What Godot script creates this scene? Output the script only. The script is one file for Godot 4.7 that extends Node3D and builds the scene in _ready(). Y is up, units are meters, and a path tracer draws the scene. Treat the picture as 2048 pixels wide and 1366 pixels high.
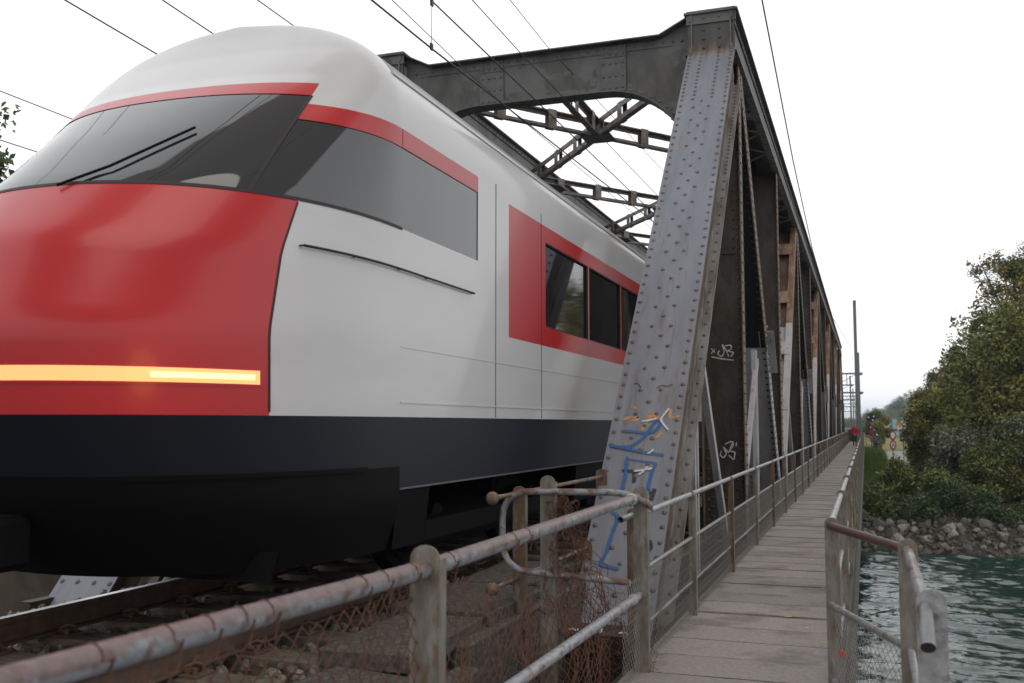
extends Node3D
# ---------------------------------------------------------------- mesh building
class MB:
	var v := PackedVector3Array()
	var n := PackedVector3Array()
	var c := PackedColorArray()
	var i := PackedInt32Array()
	var col := Color.WHITE
	func quad(a: Vector3, b: Vector3, d: Vector3, e: Vector3) -> void:   # corners counter-clockwise seen from outside
		var nn := (b - a).cross(d - a)
		if nn.length_squared() < 1e-16:
			nn = (d - a).cross(e - a)
		nn = nn.normalized()
		var k := v.size()
		v.append(a); v.append(b); v.append(d); v.append(e)
		for q in 4:
			n.append(nn); c.append(col)
		i.append(k); i.append(k + 2); i.append(k + 1); i.append(k); i.append(k + 3); i.append(k + 2)
	func tri(a: Vector3, b: Vector3, d: Vector3) -> void:
		var nn := (b - a).cross(d - a).normalized()
		var k := v.size()
		v.append(a); v.append(b); v.append(d)
		for q in 3:
			n.append(nn); c.append(col)
		i.append(k); i.append(k + 2); i.append(k + 1)
	func box(t: Transform3D, s: Vector3, ch := 0.0) -> void:
		var h := s * 0.5
		if ch <= 0.0:
			var p: Array[Vector3] = []
			for z in [-1, 1]:
				for y in [-1, 1]:
					for x in [-1, 1]:
						p.append(t * Vector3(x * h.x, y * h.y, z * h.z))
			quad(p[4], p[5], p[7], p[6]); quad(p[1], p[0], p[2], p[3])
			quad(p[5], p[1], p[3], p[7]); quad(p[0], p[4], p[6], p[2])
			quad(p[6], p[7], p[3], p[2]); quad(p[0], p[1], p[5], p[4])
			return
		var g := h - Vector3(ch, ch, ch)
		for ax in 3:
			for sg in [-1.0, 1.0]:
				var u := (ax + 1) % 3
				var w := (ax + 2) % 3
				var q: Array[Vector3] = []
				for k in [[-1, -1], [1, -1], [1, 1], [-1, 1]]:
					var r := Vector3.ZERO
					r[ax] = sg * h[ax]; r[u] = k[0] * g[u]; r[w] = k[1] * g[w]
					q.append(t * r)
				if sg > 0: quad(q[0], q[1], q[2], q[3])
				else: quad(q[3], q[2], q[1], q[0])
		for ax in 3:
			var u := (ax + 1) % 3
			var w := (ax + 2) % 3
			for su in [-1.0, 1.0]:
				for sw in [-1.0, 1.0]:
					var q: Array[Vector3] = []
					for k in [[-1, 0], [1, 0], [1, 1], [-1, 1]]:
						var r := Vector3.ZERO
						r[ax] = k[0] * g[ax]
						r[u] = su * (h[u] if k[1] == 0 else g[u])
						r[w] = sw * (g[w] if k[1] == 0 else h[w])
						q.append(t * r)
					if su * sw < 0: quad(q[0], q[1], q[2], q[3])
					else: quad(q[3], q[2], q[1], q[0])
		for sx in [-1.0, 1.0]:
			for sy in [-1.0, 1.0]:
				for sz in [-1.0, 1.0]:
					var a := t * Vector3(sx * h.x, sy * g.y, sz * g.z)
					var b := t * Vector3(sx * g.x, sy * h.y, sz * g.z)
					var d := t * Vector3(sx * g.x, sy * g.y, sz * h.z)
					if sx * sy * sz > 0: tri(a, b, d)
					else: tri(a, d, b)
	func bx(lo: Vector3, hi: Vector3, ch := 0.0) -> void:
		box(Transform3D(Basis(), (lo + hi) * 0.5), (hi - lo).abs(), ch)
	# bar from p to q; wx = width along the side vector, hy = height along up
	func bar(p: Vector3, q: Vector3, wx: float, hy: float, up := Vector3.UP, ch := 0.0) -> void:
		box(MB.frame(p, q, up), Vector3(wx, hy, p.distance_to(q)), ch)
	static func frame(p: Vector3, q: Vector3, up := Vector3.UP) -> Transform3D:
		var d := (q - p).normalized()
		if absf(d.dot(up.normalized())) > 0.999: up = Vector3.RIGHT
		var s := up.cross(d).normalized()
		return Transform3D(Basis(s, d.cross(s), d), (p + q) * 0.5)
	# smooth grid of points; each row an array of equal length; outside is to the left of row direction x column direction
	func grid(rows: Array, cols = null, wrap := false, flip := false) -> void:
		var nr := rows.size()
		var nc: int = rows[0].size()
		var k := v.size()
		for r in nr:
			for q in nc:
				var p: Vector3 = rows[r][q]
				var a: Vector3 = rows[r][(q + 1) % nc if wrap else mini(q + 1, nc - 1)]
				var b: Vector3 = rows[r][(q - 1 + nc) % nc if wrap else maxi(q - 1, 0)]
				var e: Vector3 = rows[mini(r + 1, nr - 1)][q]
				var f: Vector3 = rows[maxi(r - 1, 0)][q]
				var nn := (a - b).cross(e - f)
				if nn.length_squared() < 1e-18: nn = Vector3.UP
				nn = nn.normalized()
				v.append(p); n.append(-nn if flip else nn)
				c.append(cols[r][q] if cols != null else col)
		for r in nr - 1:
			for q in (nc if wrap else nc - 1):
				var a := k + r * nc + q
				var b := k + r * nc + (q + 1) % nc
				var d := b + nc
				var e := a + nc
				if flip:
					i.append(a); i.append(b); i.append(d); i.append(a); i.append(d); i.append(e)
				else:
					i.append(a); i.append(d); i.append(b); i.append(a); i.append(e); i.append(d)
	func tube(pts: Array, r, sides := 8, caps := true, colf = null) -> void:
		var rows := []
		var cols := []
		var prev := Vector3.ZERO
		var m := pts.size()
		for k in m:
			var d: Vector3 = (pts[mini(k + 1, m - 1)] - pts[maxi(k - 1, 0)]).normalized()
			var s: Vector3
			if k == 0:
				s = d.cross(Vector3.UP if absf(d.y) < 0.95 else Vector3.RIGHT).normalized()
			else:
				s = (prev - d * prev.dot(d)).normalized()
			prev = s
			var t := d.cross(s)
			var rr: float = r if (r is float or r is int) else r[k]
			var row := []
			var crow := []
			for q in sides:
				var a := TAU * q / sides
				var o := s * cos(a) + t * sin(a)
				row.append(pts[k] + o * rr)
				crow.append(colf.call(pts[k] + o * rr, o) if colf != null else col)
			rows.append(row); cols.append(crow)
		grid(rows, cols, true)
		if caps:
			for e in [0, m - 1]:
				var row: Array = rows[e]
				for q in range(1, sides - 1):
					if e == 0: tri(row[0], row[q + 1], row[q])
					else: tri(row[0], row[q], row[q + 1])
	func dome(p: Vector3, nn: Vector3, r: float, h := 0.6) -> void:
		var s := nn.cross(Vector3.UP if absf(nn.y) < 0.9 else Vector3.RIGHT).normalized()
		var t := nn.cross(s)
		var rows := []
		for k in 4:
			var a := PI * 0.5 * k / 3.0
			var row := []
			for q in 8:
				var b := TAU * q / 8
				row.append(p + (s * cos(b) + t * sin(b)) * (r * cos(a) + 1e-4) + nn * (r * h * sin(a)))
			rows.append(row)
		grid(rows, null, true)
	func ball(p: Vector3, r: float, sy := 1.0, seg := 12) -> void:
		var rows := []
		for k in seg / 2 + 1:
			var a := PI * (float(k) / (seg / 2) - 0.5)
			var row := []
			for q in seg:
				var b := -TAU * q / seg
				row.append(p + Vector3(cos(b) * (cos(a) * r + 1e-5), sin(a) * r * sy, sin(b) * (cos(a) * r + 1e-5)))
			rows.append(row)
		grid(rows, null, true)
	# flat polygon (2-D points, counter-clockwise) pushed out to a plate: frame t, thickness along its z
	func plate(poly: PackedVector2Array, t: Transform3D, th: float) -> void:
		if Geometry2D.is_polygon_clockwise(poly): poly.reverse()
		var tr := Geometry2D.triangulate_polygon(poly)
		for k in range(0, tr.size(), 3):
			var q: Array[Vector3] = []
			var w: Array[Vector3] = []
			var pp := PackedVector2Array([poly[tr[k]], poly[tr[k + 1]], poly[tr[k + 2]]])
			if Geometry2D.is_polygon_clockwise(pp): pp.reverse()
			for p in pp:
				q.append(t * Vector3(p.x, p.y, th)); w.append(t * Vector3(p.x, p.y, 0))
			tri(q[0], q[1], q[2]); tri(w[0], w[2], w[1])
		for k in poly.size():
			var a := poly[k]
			var b := poly[(k + 1) % poly.size()]
			quad(t * Vector3(a.x, a.y, 0), t * Vector3(b.x, b.y, 0), t * Vector3(b.x, b.y, th), t * Vector3(a.x, a.y, th))
	# painted stroke lying on a plane: points in the plane's own x and y, lifted by z
	func stroke(pts: Array, w: float, t: Transform3D, lift := 0.002, seed := 0) -> void:
		var rg := RandomNumberGenerator.new()
		rg.seed = seed + 7
		var dense := []
		for k in pts.size() - 1:
			var steps := maxi(2, int(pts[k].distance_to(pts[k + 1]) / (w * 0.5)))
			for s in steps: dense.append(pts[k].lerp(pts[k + 1], float(s) / steps))
		dense.append(pts[-1])
		for rep in 3:
			for k in range(1, dense.size() - 1): dense[k] = (dense[k - 1] + dense[k] * 2.0 + dense[k + 1]) * 0.25
		var m := dense.size()
		var L := []
		var R := []
		for k in m:
			var d: Vector2 = (dense[mini(k + 1, m - 1)] - dense[maxi(k - 1, 0)]).normalized()
			var o := Vector2(-d.y, d.x) * w * 0.5 * rg.randf_range(0.78, 1.15) * (0.45 if k == 0 or k == m - 1 else 1.0)
			L.append(dense[k] + o); R.append(dense[k] - o)
		for k in m - 1:
			var q: Array[Vector3] = []
			for p in [R[k], R[k + 1], L[k + 1], L[k]]: q.append(t * Vector3(p.x, p.y, lift + 0.00004 * k))
			quad(q[0], q[1], q[2], q[3])
	func mesh() -> ArrayMesh:
		var a := []
		a.resize(Mesh.ARRAY_MAX)
		a[Mesh.ARRAY_VERTEX] = v; a[Mesh.ARRAY_NORMAL] = n; a[Mesh.ARRAY_COLOR] = c; a[Mesh.ARRAY_INDEX] = i
		var m := ArrayMesh.new()
		m.add_surface_from_arrays(Mesh.PRIMITIVE_TRIANGLES, a)
		return m

var M := {}
var taken := {}
func numbered(called: String) -> String:
	var k: int = taken.get(called, 0)
	taken[called] = k + 1
	return called if k == 0 else "%s_%03d" % [called, k]
func tag(o: Node, label: String, category: String, group := "", kind := "") -> Node:
	if label != "": o.set_meta("label", label)
	if category != "": o.set_meta("category", category)
	if group != "": o.set_meta("group", group)
	if kind != "": o.set_meta("kind", kind)
	return o
func thing(called: String, label: String, category: String, at := Vector3.ZERO, group := "", kind := "") -> Node3D:
	var o := Node3D.new()
	o.name = numbered(called)
	add_child(o)
	o.position = at
	tag(o, label, category, group, kind)
	return o
func put(parent: Node, called: String, m, material: Material, kind := "") -> MeshInstance3D:
	var o := MeshInstance3D.new()
	o.name = called if parent != self else numbered(called)
	o.mesh = m.mesh() if m is MB else m
	o.material_override = material
	if kind != "": o.set_meta("kind", kind)
	parent.add_child(o, true)
	if parent is Node3D and parent != self and (parent as Node3D).has_meta("base_off"):
		o.position -= parent.get_meta("base_off")
	return o
func part(parent: Node, called: String, kind := "") -> Node3D:
	var o := Node3D.new()
	o.name = called
	parent.add_child(o, true)
	if kind != "": o.set_meta("kind", kind)
	return o
# ---------------------------------------------------------------- materials
func lin(r: float, g: float, b: float) -> Color: return Color(r, g, b).linear_to_srgb()
func ntex(seed: int, freq: float, stops: Array, octaves := 5, size := 512, type := FastNoiseLite.TYPE_SIMPLEX_SMOOTH) -> NoiseTexture2D:
	var f := FastNoiseLite.new()
	f.seed = seed; f.frequency = freq; f.noise_type = type; f.fractal_octaves = octaves; f.fractal_gain = 0.58
	var t := NoiseTexture2D.new()
	t.width = size; t.height = size; t.seamless = true; t.seamless_blend_skirt = 0.15; t.noise = f; t.normalize = true
	var g := Gradient.new()
	var off := PackedFloat32Array()
	var cs := PackedColorArray()
	for s in stops:
		off.append(s[0]); cs.append(s[1])
	g.offsets = off; g.colors = cs
	t.color_ramp = g
	return t
func ntex_normal(seed: int, freq: float, strength: float, octaves := 5, size := 512) -> NoiseTexture2D:
	var f := FastNoiseLite.new()
	f.seed = seed; f.frequency = freq; f.noise_type = FastNoiseLite.TYPE_SIMPLEX_SMOOTH; f.fractal_octaves = octaves
	var t := NoiseTexture2D.new()
	t.width = size; t.height = size; t.seamless = true; t.noise = f; t.as_normal_map = true; t.bump_strength = strength
	return t
var NRM: Texture2D
var NRM_COARSE: Texture2D
func surf(tex: Texture2D, scale: Vector3, rough: float, metal := 0.0, nscale := 0.4, nrm: Texture2D = null) -> StandardMaterial3D:
	var m := StandardMaterial3D.new()
	m.albedo_texture = tex
	m.uv1_triplanar = true; m.uv1_world_triplanar = true; m.uv1_scale = scale; m.uv1_triplanar_sharpness = 4.0
	m.roughness = rough; m.metallic = metal
	m.vertex_color_use_as_albedo = true
	if nscale > 0.0:
		m.normal_enabled = true; m.normal_texture = nrm if nrm else NRM; m.normal_scale = nscale
	return m
func over(m: StandardMaterial3D, tex: Texture2D, scale: Vector3) -> StandardMaterial3D:   # patches of another matter on top
	m.detail_enabled = true; m.detail_albedo = tex; m.detail_uv_layer = BaseMaterial3D.DETAIL_UV_2
	m.detail_blend_mode = BaseMaterial3D.BLEND_MODE_MIX
	m.uv2_triplanar = true; m.uv2_world_triplanar = true; m.uv2_scale = scale; m.uv2_triplanar_sharpness = 4.0
	return m
func flat(c: Color, rough := 0.6, metal := 0.0) -> StandardMaterial3D:
	var m := StandardMaterial3D.new()
	m.albedo_color = c; m.roughness = rough; m.metallic = metal
	return m
func patches(seed: int, freq: float, c: Color, from := 0.58, to := 0.68, alpha := 1.0) -> NoiseTexture2D:
	return ntex(seed, freq, [[0.0, Color(c, 0.0)], [from, Color(c, 0.0)], [to, Color(c, alpha)], [1.0, Color(c, alpha)]], 6)
func materials() -> void:
	NRM = ntex_normal(3, 0.02, 6.0)
	NRM_COARSE = ntex_normal(5, 0.008, 10.0)
	var rust := lin(0.16, 0.065, 0.028)
	var rust_dark := lin(0.07, 0.032, 0.018)
	var P_rust := patches(11, 0.012, rust, 0.60, 0.70, 0.9)
	var P_rust_more := patches(12, 0.010, rust, 0.46, 0.62, 0.9)
	var P_dirt := patches(13, 0.008, lin(0.05, 0.042, 0.034), 0.50, 0.75, 0.75)
	var P_pale := patches(14, 0.008, lin(0.30, 0.30, 0.29), 0.60, 0.72, 0.35)
	var P_moss := patches(15, 0.010, lin(0.045, 0.05, 0.026), 0.66, 0.8, 0.5)
	# paints of the bridge
	M.blue_grey = surf(ntex(21, 0.006, [[0.0, lin(0.130, 0.142, 0.172)], [0.45, lin(0.182, 0.197, 0.238)], [1.0, lin(0.225, 0.242, 0.288)]]), Vector3(0.9, 0.16, 0.16), 0.5, 0.0, 0.25)
	M.dark_grey = over(surf(ntex(22, 0.006, [[0.0, lin(0.056, 0.055, 0.053)], [0.5, lin(0.090, 0.090, 0.088)], [1.0, lin(0.125, 0.125, 0.126)]]), Vector3(0.7, 0.35, 0.7), 0.62, 0.0, 0.3), patches(41, 0.005, lin(0.15, 0.15, 0.152), 0.50, 0.54, 0.65), Vector3(0.28, 0.4, 0.28))
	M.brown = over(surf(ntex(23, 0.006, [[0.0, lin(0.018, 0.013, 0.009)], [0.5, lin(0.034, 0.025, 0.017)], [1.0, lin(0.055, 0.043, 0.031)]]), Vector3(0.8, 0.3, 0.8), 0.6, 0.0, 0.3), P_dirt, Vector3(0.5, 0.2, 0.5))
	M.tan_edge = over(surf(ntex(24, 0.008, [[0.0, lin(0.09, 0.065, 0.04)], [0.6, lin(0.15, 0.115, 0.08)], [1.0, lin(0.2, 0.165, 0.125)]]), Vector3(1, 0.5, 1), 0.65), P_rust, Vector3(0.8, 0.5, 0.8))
	M.light_grey = over(surf(ntex(25, 0.006, [[0.0, lin(0.34, 0.33, 0.345)], [1.0, lin(0.47, 0.46, 0.48)]]), Vector3(0.8, 0.3, 0.8), 0.5, 0.0, 0.2), patches(44, 0.010, rust_dark, 0.68, 0.80, 0.6), Vector3(0.6, 0.18, 0.6))
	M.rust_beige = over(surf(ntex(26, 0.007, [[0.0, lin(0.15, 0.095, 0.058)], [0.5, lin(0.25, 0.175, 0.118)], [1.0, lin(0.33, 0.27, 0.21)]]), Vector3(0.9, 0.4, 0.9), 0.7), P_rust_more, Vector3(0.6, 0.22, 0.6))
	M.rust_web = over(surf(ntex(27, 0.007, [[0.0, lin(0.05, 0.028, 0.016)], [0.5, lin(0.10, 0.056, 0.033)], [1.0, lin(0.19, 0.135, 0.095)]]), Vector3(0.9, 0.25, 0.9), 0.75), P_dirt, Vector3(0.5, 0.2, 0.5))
	M.flange = over(surf(ntex(28, 0.007, [[0.0, lin(0.15, 0.145, 0.14)], [1.0, lin(0.26, 0.255, 0.26)]]), Vector3(0.9, 0.3, 0.9), 0.6), patches(45, 0.009, rust_dark, 0.55, 0.72, 0.7), Vector3(0.9, 0.25, 0.25))
	M.rivet = over(surf(ntex(29, 0.02, [[0.0, lin(0.075, 0.065, 0.06)], [1.0, lin(0.16, 0.15, 0.15)]]), Vector3(3, 3, 3), 0.55), patches(40, 0.012, lin(0.11, 0.055, 0.03), 0.58, 0.74, 0.6), Vector3(1.3, 1.3, 1.3))
	M.rivet_dark = surf(ntex(30, 0.02, [[0.0, lin(0.03, 0.025, 0.02)], [1.0, lin(0.09, 0.08, 0.07)]]), Vector3(3, 3, 3), 0.55)
	M.brace = over(surf(ntex(31, 0.008, [[0.0, lin(0.13, 0.125, 0.115)], [1.0, lin(0.30, 0.29, 0.27)]]), Vector3(1, 1, 1), 0.65), P_rust, Vector3(0.6, 0.6, 0.6))
	M.black_paint = surf(ntex(32, 0.01, [[0.0, lin(0.006, 0.0055, 0.005)], [1.0, lin(0.014, 0.013, 0.012)]]), Vector3(0.6, 0.3, 0.6), 0.65)
	# railings
	M.galvanised = over(surf(ntex(33, 0.010, [[0.0, lin(0.20, 0.205, 0.215)], [0.5, lin(0.30, 0.31, 0.325)], [1.0, lin(0.40, 0.41, 0.425)]]), Vector3(2, 2, 2), 0.42, 0.25, 0.3), patches(46, 0.012, lin(0.12, 0.07, 0.045), 0.62, 0.74, 0.55), Vector3(1.2, 1.2, 1.2))
	M.pipe = over(surf(ntex(34, 0.012, [[0.0, Color(0.78, 0.78, 0.78)], [1.0, Color(1, 1, 1)]]), Vector3(3, 3, 3), 0.42, 0.0, 0.3), patches(42, 0.014, lin(0.10, 0.05, 0.032), 0.64, 0.70, 0.7), Vector3(1.1, 1.1, 1.1))
	M.post = over(surf(ntex(35, 0.008, [[0.0, lin(0.11, 0.10, 0.082)], [0.5, lin(0.175, 0.16, 0.135)], [1.0, lin(0.26, 0.25, 0.235)]]), Vector3(2.5, 0.7, 2.5), 0.5, 0.1, 0.3), patches(43, 0.010, lin(0.15, 0.085, 0.045), 0.60, 0.78, 0.65), Vector3(2.2, 0.9, 2.2))
	M.post_rust = over(surf(ntex(36, 0.008, [[0.0, lin(0.085, 0.052, 0.032)], [0.5, lin(0.14, 0.092, 0.06)], [1.0, lin(0.21, 0.16, 0.115)]]), Vector3(2.0, 0.6, 2.0), 0.65), P_pale, Vector3(1.5, 0.7, 1.5))
	M.wire_rust = surf(ntex(37, 0.03, [[0.0, lin(0.075, 0.034, 0.022)], [1.0, lin(0.20, 0.088, 0.05)]], 3, 256), Vector3(3, 3, 3), 0.8, 0.0, 0.0)
	M.wire_grey = surf(ntex(38, 0.03, [[0.0, lin(0.22, 0.21, 0.19)], [1.0, lin(0.42, 0.41, 0.38)]], 3, 256), Vector3(2, 2, 2), 0.5, 0.2, 0.0)
	# ground and stone
	for k in 4:
		var g: float = [0.88, 0.94, 1.0, 0.82][k]
		M["plank%d" % k] = over(surf(ntex(50 + k, 0.03, [[0.0, lin(0.235 * g, 0.212 * g, 0.199 * g)], [0.5, lin(0.29 * g, 0.264 * g, 0.249 * g)], [1.0, lin(0.35 * g, 0.324 * g, 0.308 * g)]], 6), Vector3(1.3, 1.3, 1.3), 0.8, 0.0, 0.6), patches(60 + k, 0.006, lin(0.085, 0.076, 0.068), 0.52, 0.80, 0.55), Vector3(0.3, 0.3, 0.3))
	M.concrete = over(surf(ntex(55, 0.02, [[0.0, lin(0.038, 0.034, 0.030)], [0.5, lin(0.07, 0.062, 0.055)], [1.0, lin(0.17, 0.155, 0.142)]], 6), Vector3(1.2, 1.2, 1.2), 0.9, 0.0, 0.8), P_moss, Vector3(0.35, 0.35, 0.35))
	M.stone = surf(ntex(56, 0.012, [[0.0, lin(0.09, 0.075, 0.062)], [0.5, lin(0.19, 0.165, 0.14)], [1.0, lin(0.36, 0.33, 0.30)]], 6), Vector3(1.0, 1.0, 1.0), 0.85, 0.0, 0.9, NRM_COARSE)
	M.rock = over(surf(ntex(57, 0.010, [[0.0, lin(0.16, 0.15, 0.138)], [0.5, lin(0.30, 0.29, 0.272)], [1.0, lin(0.46, 0.45, 0.43)]], 6), Vector3(0.5, 0.5, 0.5), 0.85, 0.0, 0.9, NRM_COARSE), patches(49, 0.01, lin(0.10, 0.09, 0.075), 0.58, 0.76, 0.55), Vector3(0.3, 0.3, 0.3))
	for k in 4:
		var tint: Color = [Color(1.1, 1.1, 1.1), Color(0.75, 0.74, 0.72), Color(1.25, 1.25, 1.25), Color(0.95, 0.92, 0.88)][k]
		M["rock%d" % k] = M.rock.duplicate()
		M["rock%d" % k].albedo_color = Color(tint.r * 0.8, tint.g * 0.8, tint.b * 0.8)
	M.splice = surf(ntex(48, 0.01, [[0.0, lin(0.08, 0.08, 0.08)], [1.0, lin(0.13, 0.13, 0.133)]]), Vector3(1, 1, 1), 0.55)
	M.wood = over(surf(ntex(58, 0.012, [[0.0, lin(0.06, 0.045, 0.034)], [0.5, lin(0.13, 0.105, 0.083)], [1.0, lin(0.22, 0.185, 0.15)]], 5), Vector3(0.4, 2.5, 4.0), 0.85, 0.0, 0.6), P_dirt, Vector3(0.8, 0.8, 0.8))
	M.rail_rust = surf(ntex(59, 0.012, [[0.0, lin(0.06, 0.035, 0.024)], [1.0, lin(0.14, 0.085, 0.06)]]), Vector3(1, 1, 1), 0.75)
	M.rail_top = flat(lin(0.42, 0.42, 0.45), 0.2, 0.9)
	M.soil = surf(ntex(66, 0.012, [[0.0, lin(0.03, 0.026, 0.018)], [0.5, lin(0.055, 0.046, 0.033)], [1.0, lin(0.09, 0.078, 0.06)]], 6), Vector3(0.4, 0.4, 0.4), 0.95, 0.0, 0.8)
	M.grass_ground = surf(ntex(67, 0.012, [[0.0, lin(0.045, 0.07, 0.016)], [0.5, lin(0.085, 0.13, 0.03)], [1.0, lin(0.15, 0.18, 0.055)]], 6), Vector3(0.15, 0.15, 0.15), 0.95, 0.0, 0.8)
	M.field = surf(ntex(68, 0.008, [[0.0, lin(0.13, 0.105, 0.022)], [0.5, lin(0.185, 0.145, 0.032)], [1.0, lin(0.24, 0.185, 0.05)]], 5), Vector3(0.03, 0.03, 0.03), 0.95, 0.0, 0.5)
	M.gravel_path = surf(ntex(69, 0.03, [[0.0, lin(0.20, 0.19, 0.17)], [1.0, lin(0.36, 0.34, 0.32)]], 5), Vector3(0.6, 0.6, 0.6), 0.95, 0.0, 0.6)
	# water
	var w := StandardMaterial3D.new()
	w.albedo_color = lin(0.008, 0.033, 0.028); w.roughness = 0.045; w.metallic_specular = 0.6
	w.normal_enabled = true; w.normal_texture = ntex_normal(70, 0.010, 5.0, 5, 512); w.normal_scale = 1.0
	w.uv1_triplanar = true; w.uv1_world_triplanar = true; w.uv1_scale = Vector3(0.26, 0.3, 0.75)
	M.water = w
	# train
	M.train_white = surf(ntex(47, 0.004, [[0.0, lin(0.50, 0.50, 0.51)], [0.5, lin(0.555, 0.555, 0.57)], [1.0, lin(0.585, 0.585, 0.60)]], 6), Vector3(0.35, 0.5, 0.12), 0.28, 0.0, 0.0)
	M.train_white.clearcoat_enabled = true; M.train_white.clearcoat = 0.35; M.train_white.clearcoat_roughness = 0.08
	M.train_red = flat(lin(0.46, 0.010, 0.014), 0.3)
	M.train_red.clearcoat_enabled = true; M.train_red.clearcoat = 0.15; M.train_red.clearcoat_roughness = 0.08
	M.train_skirt = flat(lin(0.012, 0.0145, 0.022), 0.5)
	M.train_skirt.metallic_specular = 0.3
	M.train_black = flat(lin(0.007, 0.007, 0.008), 0.7)
	M.train_black.metallic_specular = 0.2
	M.train_roof = flat(lin(0.11, 0.10, 0.125), 0.4)
	M.train_glass = flat(lin(0.016, 0.017, 0.022), 0.04)
	M.train_glass.metallic_specular = 0.8
	M.rubber = flat(lin(0.012, 0.012, 0.013), 0.6)
	M.lamp = flat(lin(0.8, 0.65, 0.4), 0.3)
	M.lamp.emission_enabled = true; M.lamp.emission = Color(1.0, 0.56, 0.17); M.lamp.emission_energy_multiplier = 1.05
	M.lamp_bright = flat(lin(0.8, 0.8, 0.7), 0.3)
	M.lamp_bright.emission_enabled = true; M.lamp_bright.emission = Color(1.0, 0.82, 0.5); M.lamp_bright.emission_energy_multiplier = 1.3
	M.steel = flat(lin(0.3, 0.3, 0.31), 0.4, 0.6)
	M.wire = flat(lin(0.018, 0.017, 0.02), 0.5)
	M.mast = surf(ntex(71, 0.01, [[0.0, lin(0.11, 0.115, 0.12)], [1.0, lin(0.19, 0.20, 0.21)]]), Vector3(0.6, 0.3, 0.6), 0.6)
	# paint marks
	M.paint_blue = flat(lin(0.012, 0.11, 0.33), 0.5)
	M.paint_white = flat(lin(0.62, 0.62, 0.66), 0.5)
	M.paint_orange = flat(lin(0.52, 0.27, 0.11), 0.6)
	M.paint_black = flat(lin(0.022, 0.022, 0.03), 0.5)
	M.paint_yellow = flat(lin(0.72, 0.5, 0.01), 0.5)
	M.paint_red = flat(lin(0.5, 0.02, 0.02), 0.5)
	M.paint_pink = flat(lin(0.55, 0.2, 0.3), 0.5)
	for q in [["paint_blue", 73, lin(0.012, 0.11, 0.33)], ["paint_orange", 74, lin(0.52, 0.27, 0.11)], ["paint_white", 75, lin(0.62, 0.62, 0.66)], ["paint_black", 76, lin(0.022, 0.022, 0.03)]]:
		var pm := surf(ntex(q[1], 0.02, [[0.0, Color(q[2], 0.25)], [0.35, Color(q[2], 0.7)], [0.6, Color(q[2], 0.95)], [1.0, Color(q[2], 1.0)]], 6, 256), Vector3(2.2, 2.2, 2.2), 0.5, 0.0, 0.0)
		pm.transparency = BaseMaterial3D.TRANSPARENCY_ALPHA
		M[q[0]] = pm
	M.dropping = flat(lin(0.6, 0.6, 0.58), 0.8)
	M.sign_white = flat(lin(0.75, 0.75, 0.75), 0.4)
	M.sign_red = flat(lin(0.28, 0.02, 0.02), 0.4)
	M.sign_yellow = flat(lin(0.72, 0.38, 0.01), 0.45)
	M.bark = surf(ntex(72, 0.015, [[0.0, lin(0.03, 0.025, 0.02)], [1.0, lin(0.10, 0.085, 0.07)]]), Vector3(1, 0.4, 1), 0.9)
	M.leaf = StandardMaterial3D.new()
	M.leaf.vertex_color_use_as_albedo = true; M.leaf.roughness = 0.6; M.leaf.backlight = Color(0.5, 0.5, 0.3); M.leaf.cull_mode = BaseMaterial3D.CULL_DISABLED
	M.body = StandardMaterial3D.new()
	M.body.vertex_color_use_as_albedo = true; M.body.roughness = 0.8
# ---------------------------------------------------------------- main
const XN := -2.175      # middle plane of the near truss
const XF := -8.035      # middle plane of the far truss
const HW := 0.375       # half width of truss members
const PITCH := 7.5
const Z1 := -16.1       # first upper node
const RAIL_Y := 0.5
const TRACK_X := -4.55
var rng := RandomNumberGenerator.new()
var nz := FastNoiseLite.new()
var rivet_mesh: ArrayMesh
func node_z(k: int) -> float: return Z1 - (k - 1) * PITCH

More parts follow.
